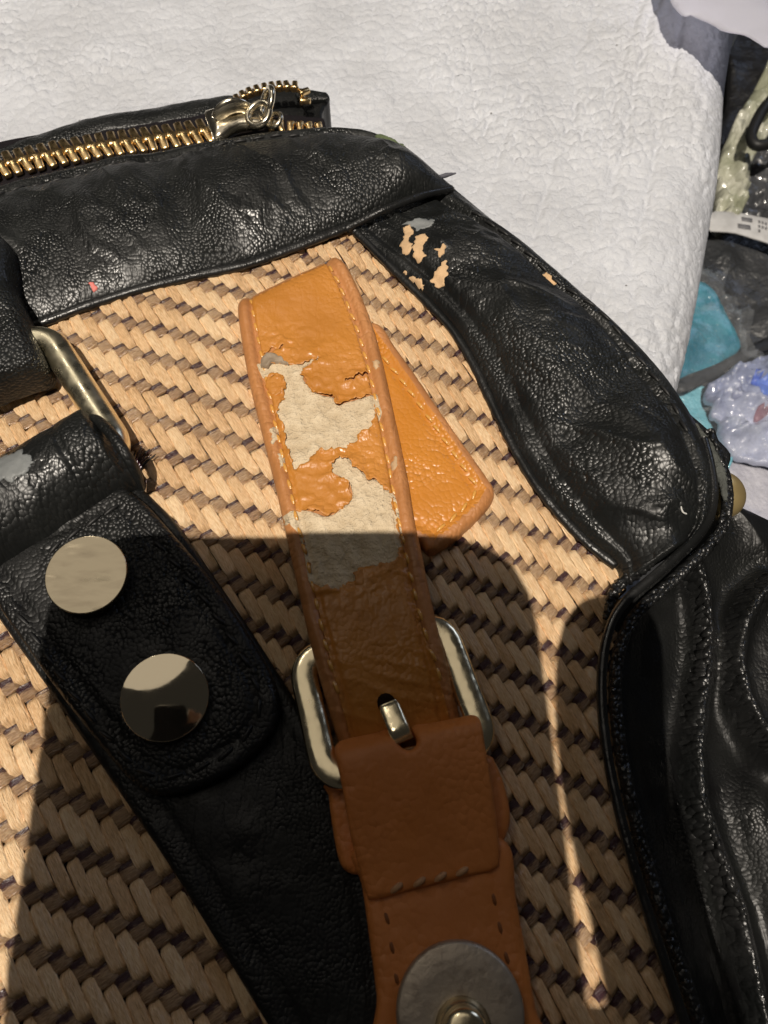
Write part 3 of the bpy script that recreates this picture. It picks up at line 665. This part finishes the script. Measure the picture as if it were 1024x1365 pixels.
stitches(PP([(333, 392, .34), (344, 450, .36), (355, 505, .4), (366, 560, .42), (377, 610, .46), (388, 655, .5), (397, 700, .54), (409, 745, .58), (420, 795, .6), (432, 850, .6), (444, 900, .55), (455, 945, .45)]), [strap, film], strap, ST_GOLD, .27, .012)
stitches(PP([(437, 352, .3), (456, 388, .34), (475, 435, .38), (490, 485, .42), (503, 540, .46), (513, 590, .5), (522, 640, .54), (531, 690, .58), (541, 735, .6), (553, 790, .6), (567, 845, .56), (582, 890, .5), (592, 925, .45)]), [strap, film], strap, ST_GOLD, .27, .012)

# ---- buckle
def bar_loop(name, pts, wid, hgt, mat, parent, n=160, tilt=None):
    p = catmull(pts, n, True); t = np.roll(p, -1, 0)-np.roll(p, 1, 0); t /= np.linalg.norm(t, axis=1)[:, None]
    s = np.cross(t, [0, 0, 1.]); s /= np.linalg.norm(s, axis=1)[:, None]; b = np.cross(s, t); an = np.linspace(0, 2*np.pi, 20, endpoint=False)
    ca = np.sign(np.cos(an))*abs(np.cos(an))**.8; sa = np.sign(np.sin(an))*abs(np.sin(an))**.95
    G = p[:, None]+ca[None, :, None]*s[:, None]*wid/2+sa[None, :, None]*b[:, None]*hgt/2
    v = G.reshape(-1, 3); f = grid_faces(n, 20, True, True); q = f[5]
    if np.dot(np.cross(v[q[1]]-v[q[0]], v[q[2]]-v[q[0]]), v[q[0]]-p[0]) < 0: f = [k[::-1] for k in f]
    return obj(name, v, f, mat, parent, bvh=True)
def rquad(c, rad, n=6):
    c = np.asarray(c, float); out = []
    for i in range(4):
        a, b, d = c[i-1], c[i], c[(i+1) % 4]; u = (a-b)/np.linalg.norm(a-b); w_ = (d-b)/np.linalg.norm(d-b)
        p, q = b+u*rad, b+w_*rad
        for t in np.linspace(0, 1, n): out.append((1-t)**2*p+2*t*(1-t)*b+t*t*q)
        e = d-b; m = b+e*.5; out.append(m)
    return out
BC = PP([(400, 878, .34), (590, 830, .34), (650, 992, .46), (436, 1040, .46)])
buckle = bar_loop('buckle_frame', rquad(BC, .34), .35, .17, M_NICKEL, BAG)
pg0, pg1 = P(517, 936, .60), P(538, 988, .70); d = (pg1-pg0); s_ = np.cross(d/np.linalg.norm(d), [0, 0, 1.])
loft('prong', [(pg0+d*t, s_*w_, zv*h) for t, w_, h in [(0, .10, .02), (.05, .125, .04), (.14, .135, .045), (.6, .135, .045), (1, .135, .045)]], M_NICKEL, buckle)
hq = P(513, 934, .50); hz = zon(strap, hq[0], hq[1], .45)
hz = max(zon([strap, film], hq[0], hq[1], .45), hz)
hole = sheet('prong_hole', PP([(503, 935), (507, 927), (517, 925), (526, 931), (530, 942), (518, 950), (506, 946)], hz)[:, :2], lambda x, y: np.array([zon([strap, film], a, b, hz) for a, b in zip(x, y)])+.012, M_DARK, strap, t=.02, er=.0, res=.05)

# ---- lower strap: tail of the upper strap, folded end round the buckle bar, stud
tail = sheet('strap_tail', PP([(440, 1040), (438, 1062), (444, 1110), (452, 1148), (462, 1162), (480, 1166), (560, 1160), (640, 1140), (668, 1126), (681, 1095), (676, 1055), (662, 1018), (645, 1005), (560, 1010)], .30)[:, :2], lambda x, y: .32+.03*fbm(x*2, y*2, 160), M_TAND, BAG, t=.3, er=.09, res=.06)
low_ = sheet('lower_strap', PP([(472, 1130), (482, 1180), (492, 1250), (502, 1330), (512, 1440), (735, 1440), (716, 1345), (704, 1275), (690, 1200), (674, 1120), (580, 1120)], .40)[:, :2], lambda x, y: .40+.03*fbm(x*1.5, y*1.5, 161), M_TAND, BAG, t=.42, er=.10, res=.06,
             lift=lambda q, d: -.02*np.exp(-((d-.25)/.05)**2))
Yf = P(545, 975, .75)[1]
def z_fold(x, y):
    # rounded over the buckle bar, then settling towards the stitched end
    ft = np.interp(x, [P(450, 992, .7)[0], P(640, 952, .7)[0]], [P(450, 992, .7)[1], P(640, 952, .7)[1]]); dl = np.clip(ft-y, 0, 9); r = .20
    return .76-r*(1-np.sqrt(np.clip(1-(1-np.clip(dl/r, 0, 1))**2, 0, 1)))*.9-.30*sstep(.2, 1.9, dl)+.015*fbm(x*3, y*3, 165)
fold = sheet('folded_strap_end', PP([(446, 1000), (449, 988), (462, 982), (500, 974), (519, 969), (527, 982), (533, 994), (543, 1000), (553, 996), (556, 985), (550, 966), (580, 960), (620, 952), (634, 950), (641, 960), (648, 1000), (658, 1050), (666, 1100), (670, 1140), (664, 1160), (620, 1172), (560, 1187), (500, 1202), (488, 1196), (478, 1160), (466, 1110), (456, 1050)], .70)[:, :2], z_fold, M_TAND, BAG, t=.30, er=.07, res=.05)
stitches(PP([(512, 1188, .55), (560, 1176, .55), (605, 1165, .55), (648, 1154, .55)]), [fold, low_], fold, ST_PALE, .27, .012, ang=.35)
stitches(PP([(512, 1205, .42), (522, 1260, .42), (534, 1340, .42), (545, 1420, .42)]), low_, low_, ST_BROWN, .30, -.016)
stitches(PP([(655, 1180, .42), (668, 1240, .42), (684, 1310, .42), (700, 1400, .42)]), low_, low_, ST_BROWN, .30, -.016)
def disc(name, c, prof, mat, parent, nrm=(0, 0, 1), ns=64):
    x = Vector(nrm).normalized(); q = Vector((0, 0, 1)).rotation_difference(x)
    v = [np.array(c)+np.array(q @ Vector((r*math.cos(a), r*math.sin(a), z))) for r, z in prof for a in np.linspace(0, 2*np.pi, ns, endpoint=False)]
    v.append(np.array(c)+np.array(q @ Vector((0, 0, prof[-1][1]))))
    n = len(prof); f = grid_faces(n, ns, False, True); f = [k[::-1] for k in f]+[[(n-1)*ns+j, (n-1)*ns+(j+1) % ns, n*ns] for j in range(ns)]
    return obj(name, v, f, mat, parent, bvh=True)
dc = P(614, 1352, .56); s1 = P(700, 1352, .56)[0]-dc[0]
stud_disc = disc('stud_disc', dc-np.array([0, 0, .12]), [(s1, 0), (s1*1.0, .08), (s1*.985, .115), (s1*.94, .13), (s1*.6, .125), (s1*.3, .12)], M_DISC, BAG)
disc('stud', dc+np.array([.02, -.12, -.01]), [(.29, 0), (.30, .05), (.24, .09), (.21, .14), (.235, .20), (.235, .30), (.21, .335), (.16, .35), (.05, .352)], M_NICKEL, stud_disc, ns=32)

# ---- black handle strap with rivets
under = sheet('handle_strap', PP([(-80, 720), (-20, 800), (0, 830), (62, 918), (150, 1046), (232, 1168), (352, 1362), (400, 1440), (560, 1440), (540, 1340), (520, 1230), (495, 1130), (470, 1050), (425, 985), (388, 925), (360, 880), (295, 782), (215, 675), (150, 640), (20, 690)], .22)[:, :2], lambda x, y: .22+.05*fbm(x*.8, y*.8, 170), M_BLACKS, BAG, t=.3, er=.09, res=.08,
              lift=lambda q, d: -.03*np.exp(-((d-.3)/.06)**2))
tabb = sheet('handle_tab', PP([(-75, 722), (-15, 790), (5, 822), (66, 908), (130, 992), (172, 1040), (205, 1060), (250, 1055), (308, 1028), (355, 986), (371, 945), (360, 895), (325, 835), (287, 779), (235, 716), (184, 662), (150, 650), (60, 690)], .45)[:, :2], lambda x, y: .45+.05*fbm(x*1.1, y*1.1, 171), M_BLACKT, BAG, t=.28, er=.10, res=.06,
             lift=lambda q, d: -.04*np.exp(-((d-.28)/.05)**2)+.02*fbm(q[:, 0]*3, q[:, 1]*3, 172))
stitches(PP([(20, 812), (80, 900), (140, 978), (182, 1022), (215, 1036), (255, 1028), (305, 1002), (338, 965), (346, 935), (332, 890), (300, 838), (262, 786), (215, 730), (178, 690)], .45), tabb, tabb, ST_BLACK, .34)
def f_loop(u, v, x, y, W):
    z = .86*np.sin(np.pi*np.clip(v, 0, 1))**.62
    z *= 1-.30*sstep(.94, 1.0, u)
    z -= .05*np.exp(-((u-.80)/.02)**2)*np.sin(np.pi*v)
    z += (.05*fbm(x*2.2, y*2.2, 175)+.03*folds(x, y, 2, 3, 176)+.005*fbm(x*9, y*9, 177))*np.sin(np.pi*v)
    return z
loop = ribbon('handle_loop', PP([(-120, 690, .1), (-60, 655, .1), (0, 622, .1), (60, 590, .1), (98, 566, .1), (116, 556, .1), (128, 560, .1)]), PP([(-90, 815, .3), (-30, 785, .3), (30, 748, .3), (90, 708, .3), (140, 676, .3), (176, 652, .3), (188, 645, .3)]), 130, 60, f_loop, M_BLACK, BAG, skirt=.2)
flake(loop, loop, [(-40, 622), (0, 614), (30, 606), (46, 616), (50, 628), (40, 642), (10, 652), (-40, 668)], M_GREY, 'grey_peeled_patch', amp=.08, lift=.012, hh=.85, sd=180)
tube('loop_rim', PP([(108, 562, .45), (128, 560, .75), (150, 580, .98), (168, 606, .95), (182, 632, .65), (190, 652, .35)]), [.05, .08, .08, .08, .08, .05], M_BLACK, BAG, ns=12, n=70, rough=.12)
stitches(PP([(60, 738, .5), (100, 708, .5), (140, 682, .5), (172, 662, .5)]), [tabb, loop], loop, ST_BLACK, .3)
M_RIVET2 = metal('mirror_rivet_metal', (.84, .74, .55), .05, .02)
def rivet(px, py, r, h, nrm, dm, mat=M_RIVET):
    c = P(px, py, h)
    return disc('rivet', c-np.array([0, 0, .14]), [(r*.95, -.12), (r, .03), (r, .09), (r*.994, .115), (r*.980, .1285), (r*.974, .1298), (r*.965, .130), (r*.80, .130+.3*dm), (r*.5, .130+.75*dm), (r*.2, .130+dm)], mat, BAG, nrm)
rivet(114, 764, .545, .66, (.02, -.06, 1), .006); rivet(218, 927, .545, .64, (.11, -.135, 1), .036, M_RIVET2)
# grey D ring
RC = PP([(62, 444, .45), (166, 606, .42), (-62, 722, .30), (-160, 549, .45)])
tube('strap_ring', rquad(RC, .46), .225, M_GOLD, BAG, ns=20, closed=True, n=180)
# tab that holds the ring at the top of the bag
upt = sheet('ring_tab', PP([(-160, 225), (-60, 275), (-10, 303), (9, 322), (13, 345), (12, 372), (24, 402), (37, 436), (47, 456), (53, 474), (44, 487), (10, 498), (-60, 525), (-200, 560)], .85)[:, :2],
            lambda x, y: .95+.10*fbm(x*1.3, y*1.3, 182)+.03*folds(x, y, 2, 2, 183), M_BLACK3, BAG, t=.75, er=.30, res=.07)

# ---- wear and loose bits on the black leather
for i, q in enumerate([[(537, 305), (548, 303), (552, 315), (545, 325), (549, 338), (540, 342), (533, 330), (538, 318)], [(552, 322), (566, 320), (569, 332), (562, 345), (568, 352), (556, 356), (550, 345)], [(579, 347), (592, 345), (594, 355), (583, 358)], [(542, 368), (552, 366), (566, 380), (562, 386), (546, 382)], [(577, 371), (592, 362), (596, 375), (590, 387), (580, 386), (574, 378)], [(533, 360), (540, 359), (541, 366), (534, 367)], [(724, 364), (736, 367), (744, 376), (734, 378)]]):
    flake(side, side, q, M_FLAKE, 'peeled_flake', amp=.05, hh=.22, sd=190+i, res=.03)
flake(side, side, [(540, 297), (560, 292), (578, 294), (576, 304), (556, 308)], M_GREY, 'grey_peeled_patch', amp=.06, hh=.3, sd=200, res=.03)
flake(top, top, [(117, 374), (123, 371), (127, 377), (121, 382)], M_PINK, 'pink_speck', amp=.02, hh=.35, sd=201, res=.03)
flake(gus, gus, [(858, 1204), (866, 1201), (872, 1207), (864, 1212)], M_PINK, 'pink_speck', amp=.02, hh=.05, sd=202, res=.03)
for i, (x, y) in enumerate([(836, 1078), (842, 1088), (850, 1138), (856, 1150)]):
    flake(gus, gus, [(x-4, y-9), (x+3, y-8), (x+6, y+8), (x-1, y+9)], M_GREY, 'grey_peeled_patch', amp=.05, hh=.05, sd=204+i, lift=.1, res=.03)
flake(top, top, [(500, 193), (512, 192), (526, 201), (538, 212), (528, 214), (513, 203)], M_GREEN, 'green_fuzz', amp=.05, lift=.03, hh=-.1, sd=203, res=.04)
tube('loose_thread', PP([(570, 236, -.1), (585, 236, .0), (597, 233, .05), (608, 231, .05)]), [.015, .03, .045, .012], plain('thread_grey', (.10, .10, .12), .8), BAG, ns=6, n=24)
tube('loose_thread', PP([(905, 660, .75), (907, 672, .78), (910, 682, .78), (915, 685, .76)]), .012, plain('fibre_white', (.55, .55, .52), .7), BAG, ns=5, n=20)
# straw ends that stick out beside the loop
for k in range(9):
    a = P(176+random.uniform(-3, 8), 628+random.uniform(-6, 8), .06); ang = math.radians(62+random.gauss(0, 14)); L = random.uniform(.2, .45)
    b = a+np.array([math.cos(ang)*L, math.sin(ang)*L, random.uniform(.05, .14)])
    tube('frayed_fibre', [a, (a+b)/2+np.array([0, 0, .03]), b], [.02, .018, .008], M_STRAWD if k % 3 else M_BTHREAD, BAG, ns=5, n=8)
# far corner flap and the domed stud on the side
sheet('side_flap', PP([(900, 540), (930, 558), (968, 594), (976, 606), (972, 622), (962, 640), (930, 650), (900, 600)], -.6)[:, :2], lambda x, y: -.6+0*x, M_BLACKS, BAG, t=.3, er=.06, res=.1)
gb = P(966, 655, -.30)
dome = disc('side_stud', gb-np.array([0, 0, .12]), [(.38*math.cos(a), .30*math.sin(a)) for a in np.linspace(-.9, 1.5, 14)], plain('stud_gold', (.62, .47, .22), .3, .5, Metallic=.7), BAG, (.25, -.15, 1), 32)
tube('worn_edge', PP([(927, 566, .10), (942, 592, .16), (954, 618, .20), (963, 642, .22), (967, 668, .22)]), [.03, .07, .085, .08, .03], plain('scuffed_grey', (.085, .09, .082), .8, .2, .8, 900, .001), BAG, ns=12, n=60, rough=.4)
# ================================================================== things beyond the cushion
def crum(name, pts, z, mat, label, cat, amp=.5, sc=.5, sd=0, t=.3, res=.25, tilt=(0, 0), group=None):
    xy = PP(pts, z)[:, :2]; c = xy.mean(0)
    o = sheet(name, xy, lambda x, y: z+tilt[0]*(x-c[0])+tilt[1]*(y-c[1])+amp*(folds(x, y, sc, sc, sd)-.4)+amp*.6*fbm(x*sc*1.7, y*sc*1.7, sd+7), mat, None, t=t, er=min(.15, t/2), res=res)
    tag(o, label, cat, group); return o
def plastic(name, c0, c1, rough=.25, sc=40, coat=.6, p0=.4, p1=.6):
    s = N(name); col = s.mix(s.ramp(s.noise(sc, 4), [(p0, (0, 0, 0)), (p1, (1, 1, 1))]), c0, c1)
    return s.set(Base_Color=col, Roughness=rough, Coat_Weight=coat, Coat_Roughness=.1, Normal=s.bump(s.noise(120, 5), .6, .004))
crum('black_bag', [(985, -40), (1200, -60), (1200, 300), (965, 240), (975, 120)], -15.6, plastic('black_plastic', (.006, .006, .007), (.012, .012, .013), .45, coat=.1), 'black plastic bag in the dark gap beside the cushion', 'bag', .5, .3, 300)
ob = crum('olive_bag', [(1010, 110), (1035, 70), (1060, 120), (1030, 170), (1008, 205), (1003, 240), (985, 290), (955, 300), (958, 230), (975, 170)], -12.5, plastic('olive_film', (.30, .31, .22), (.44, .44, .36), .45), 'pale olive plastic bag crumpled against the cushion edge', 'bag', .8, .9, 310, res=.15)
tube('dark_cord', PP([(1040, 120, -11.3), (1018, 145, -11.2), (1004, 172, -11.2), (1002, 186, -11.2), (1012, 194, -11.2), (1045, 186, -11.2)]), .22, M_BTHREAD, None, ns=8, n=60)
tag(bpy.data.objects['dark_cord'], 'thin black cord looped over the olive plastic bag', 'cord')
crum('grey_bag', [(1000, 200), (1030, 190), (1100, 180), (1100, 300), (1030, 295), (990, 285), (990, 240)], -13.0, plastic('smoke_plastic', (.035, .037, .042), (.085, .088, .095), .3), 'smoky grey plastic bag above the white printed label', 'bag', .8, .9, 320, res=.15)
lb = crum('printed_label', [(945, 285), (965, 281), (1000, 286), (1060, 300), (1060, 332), (1010, 318), (970, 308), (945, 305)], -12.2, plain('label_white', (.50, .50, .50), .6), 'white printed label strip lying across dark plastic pouches', 'label', .06, .4, 330, t=.05, res=.3)
for x0, y0, x1, y1 in [(989, 288, 1004, 293), (984, 297, 1002, 303)]:
    q = PP([(x0, y0), (x1, y0+2), (x1, y1+2), (x0, y1)], -12.15)
    sheet('print', q[:, :2], lambda x, y: np.array([zon(lb, a, b, -12.2) for a, b in zip(x, y)])+.02, plain('print_grey', (.16, .16, .17), .7), lb, t=.015, er=0, res=.3, smooth_out=False)
for k in range(7):
    x0 = 1012+(k % 3)*4.5; y0 = 292+(k//3)*6+(k % 3)*1.3
    q = PP([(x0, y0), (x0+3, y0+.8), (x0+2.6, y0+4.2), (x0-.3, y0+3.4)], -12.15)
    sheet('print', q[:, :2], lambda x, y: np.array([zon(lb, a, b, -12.2) for a, b in zip(x, y)])+.02, bpy.data.materials['print_grey'], lb, t=.015, er=0, res=.3, smooth_out=False)
crum('charcoal_pouch', [(930, 300), (960, 306), (1060, 330), (1080, 420), (1060, 480), (1010, 470), (985, 440), (960, 400), (930, 380)], -12.9, plastic('charcoal_film', (.030, .032, .035), (.05, .052, .056), .4, coat=.2), 'charcoal plastic pouch below the white printed label', 'pouch', .35, .3, 340)
crum('teal_packet', [(925, 372), (950, 376), (968, 405), (988, 440), (992, 458), (960, 482), (915, 508), (890, 500), (890, 400)], -12.4, plastic('teal_film', (.020, .15, .22), (.04, .23, .31), .3), 'deep teal packet in clear film above the black seam', 'packet', .35, .45, 350)
crum('black_strip', [(905, 505), (960, 482), (1010, 455), (1060, 435), (1060, 452), (1014, 470), (965, 495), (910, 523)], -12.0, plain('black_strip', (.02, .021, .024), .5), 'narrow black seam strip crossing between two blue packets', 'strip', .05, .3, 360, t=.1, res=.3)
crum('blue_packet', [(900, 520), (925, 512), (948, 520), (965, 560), (975, 620), (930, 640), (890, 600)], -12.5, plastic('sky_film', (.16, .42, .52), (.22, .50, .60), .3), 'light sky blue packet below the black seam strip', 'packet', .3, .45, 370)
cb = crum('printed_bag', [(945, 508), (985, 486), (1030, 466), (1120, 450), (1120, 620), (1030, 612), (985, 600), (965, 575), (952, 545)], -11.8, plastic('pale_print_film', (.20, .23, .36), (.42, .45, .58), .3, 22, p0=.42, p1=.58), 'crumpled pale lavender plastic bag with blue printed marks', 'bag', .6, 1.0, 380, res=.11)
for i, (q, c) in enumerate([([(1006, 490), (1018, 496), (1024, 512), (1016, 515), (1008, 505)], (.06, .12, .50)), ([(1012, 500), (1040, 490), (1040, 520), (1020, 522)], (.10, .18, .55)), ([(1010, 540), (1030, 530), (1030, 548), (1014, 556)], (.25, .14, .18)), ([(975, 515), (992, 512), (996, 524), (984, 530)], (.22, .24, .36))]):
    r_ = rough_poly(PP(q, -11.7), .15, 390+i, .15)
    sheet('printed_mark', r_, lambda x, y: np.array([zon(cb, a, b, -11.8) for a, b in zip(x, y)])+.03, plain('mark_%d' % i, c, .4), cb, t=.03, er=0, res=.12, smooth_out=False, bvh=False)
crum('lavender_sheet', [(940, 590), (985, 596), (1030, 606), (1130, 610), (1130, 760), (1000, 740), (940, 700)], -12.6, plastic('lavender_film', (.36, .36, .43), (.44, .44, .50), .5, coat=.2), 'smooth grey lavender plastic sheet below the printed bag', 'sheet', .25, .3, 400)
crum('under_cloth', [(850, -100), (1300, -100), (1300, 900), (850, 900)], -17.5, plain('dark_cloth', (.03, .031, .034), .8), 'dark cloth spread underneath all the plastic bags', 'cloth', .6, .2, 410, res=.8)
s_ = N('clear_film'); s_.set(Base_Color=(.8, .85, .9), Alpha=.07, Roughness=.08, Specular_IOR_Level=1.0, Normal=s_.bump(s_.noise(150, 4), .7, .004))
crum('clear_wrap', [(895, 365), (950, 362), (985, 410), (1010, 450), (1040, 470), (1040, 590), (985, 600), (930, 610), (890, 560)], -10.9, s_.m, 'clear crinkled plastic wrap over the blue packets', 'plastic wrap', .9, .7, 430, t=.02, res=.14)
def translucent(name):
    s = N(name); t = s.n('BsdfTranslucent', i_Color=(.80, .80, .97, 1)); m = s.n('MixShader', i_0=.5)
    s.set(Base_Color=(.72, .72, .80), Roughness=.5); o_ = s.t.nodes['Material Output']
    s.l(s.p.outputs[0], m.inputs[1]); s.l(t.outputs[0], m.inputs[2]); s.l(m.outputs[0], o_.inputs[0]); return s.m
# white paper over the far corner of the cushion
pz = lambda x, y: -1.5+.25*np.sin((x-7)*.8)+.06*fbm(x*1.5, y*1.5, 420)
paper = sheet('white_paper', PP([(890, -60), (893, -10), (900, 8), (912, 22), (917, 20), (923, 22), (945, 34), (964, 47), (990, 56), (1004, 65), (1016, 72), (1026, 71), (1036, 60), (1026, 30), (1018, -10), (1010, -60)], -1.45)[:, :2], pz, translucent('paper_white'), None, t=.03, er=0, res=.14)
tag(paper, 'white paper sheet curling over the far corner of the cushion', 'paper')

# ================================================================== what throws the shadow: the phone that takes the picture, and its hand
PHZ = 22.0
M_PH = plain('phone_glass', (.012, .012, .014), .2, .5); M_SKIN = plain('skin', (.42, .24, .16), .55, .4, .3, 400, .001)
ph = thing('phone', 'dark phone held above the handbag, its shadow across the strap', 'phone', (-2.8, -12.7, PHZ))
phx = [(-5.76, -6.25), (.06, -6.25), (.62, -19.2), (-5.20, -19.2)]
def rrect(c, r):
    return np.array([q for q in rquad(np.array([(a, b, 0) for a, b in c]), r, 8)])[:, :2]
sheet('body', rrect(phx, 1.15), lambda x, y: PHZ+.4+0*x, M_PH, ph, t=.8, er=.2, res=.4, smooth_out=False, flat_under=PHZ-.4)
obj('back_glass', [(x, y, PHZ-.4) for x, y in rrect(phx, 1.15)], [list(range(len(rrect(phx, 1.15))))[::-1]], M_PH, ph, smooth=False)
for x, y in ((-.85, -7.5), (-.85, -9.3), (-2.4, -8.4)):
    disc('lens', (x, y, PHZ-.4), [(.75, 0), (.75, .18), (.62, .22), (.5, .15), (.2, .14)], M_PH, ph, (0, 0, -1), 24)
# hand: wrist, palm and five fingers, one skinned mesh
J = []; E_ = []; RAD = []
def jt(p, r, prev=None):
    J.append(p); RAD.append(r)
    if prev is not None: E_.append((prev, len(J)-1))
    return len(J)-1
w0 = jt((6.5, -31, PHZ+1.0), 2.6); w1 = jt((5.4, -26, PHZ+1.0), 2.2, w0); pm = jt((4.2, -21.0, PHZ+.8), 2.4, w1); pk2 = jt((2.9, -17.0, PHZ+.6), 2.0, pm)
i1 = jt((1.45, -13.6, PHZ+.3), .80, pk2); i2 = jt((1.18, -11.0, PHZ+.1), .64, i1); i3 = jt((.90, -9.2, PHZ), .64, i2); i4 = jt((.98, -7.9, PHZ), .68, i3); i5 = jt((1.22, -6.95, PHZ-.1), .58, i4)
m1 = jt((1.9, -13.2, PHZ-.9), .85, pk2); m2 = jt((.75, -11.62, PHZ-1.4), .72, m1); m3 = jt((-.6, -11.75, PHZ-1.3), .66, m2)
r1 = jt((2.4, -17.4, PHZ-1.2), .95, pk2); r2 = jt((.6, -17.0, PHZ-1.5), .8, r1); r3 = jt((-.8, -17.0, PHZ-1.3), .7, r2)
l1 = jt((2.6, -19.6, PHZ-1.0), .85, pm); l2 = jt((1.0, -19.0, PHZ-1.4), .7, l1); l3 = jt((-.2, -18.9, PHZ-1.2), .6, l2)
t1 = jt((2.8, -18.8, PHZ+1.8), 1.05, pm); t2 = jt((.9, -17.0, PHZ+1.6), .9, t1); t3 = jt((-.4, -15.8, PHZ+1.3), .75, t2)
hm = bpy.data.meshes.new('hand'); hm.from_pydata([tuple(c*CM for c in p) for p in J], E_, []); hm.materials.append(M_SKIN)
hand = bpy.data.objects.new('hand', hm); link(hand, None); tag(hand, 'hand gripping the dark phone above the handbag', 'hand')
hand.modifiers.new('skin', 'SKIN'); sm = hand.modifiers.new('sub', 'SUBSURF'); sm.levels = sm.render_levels = 2
for k, r in enumerate(RAD):
    hm.skin_vertices[0].data[k].radius = (r*CM*1.18, r*CM*1.18); hm.skin_vertices[0].data[k].use_root = (k == 2)
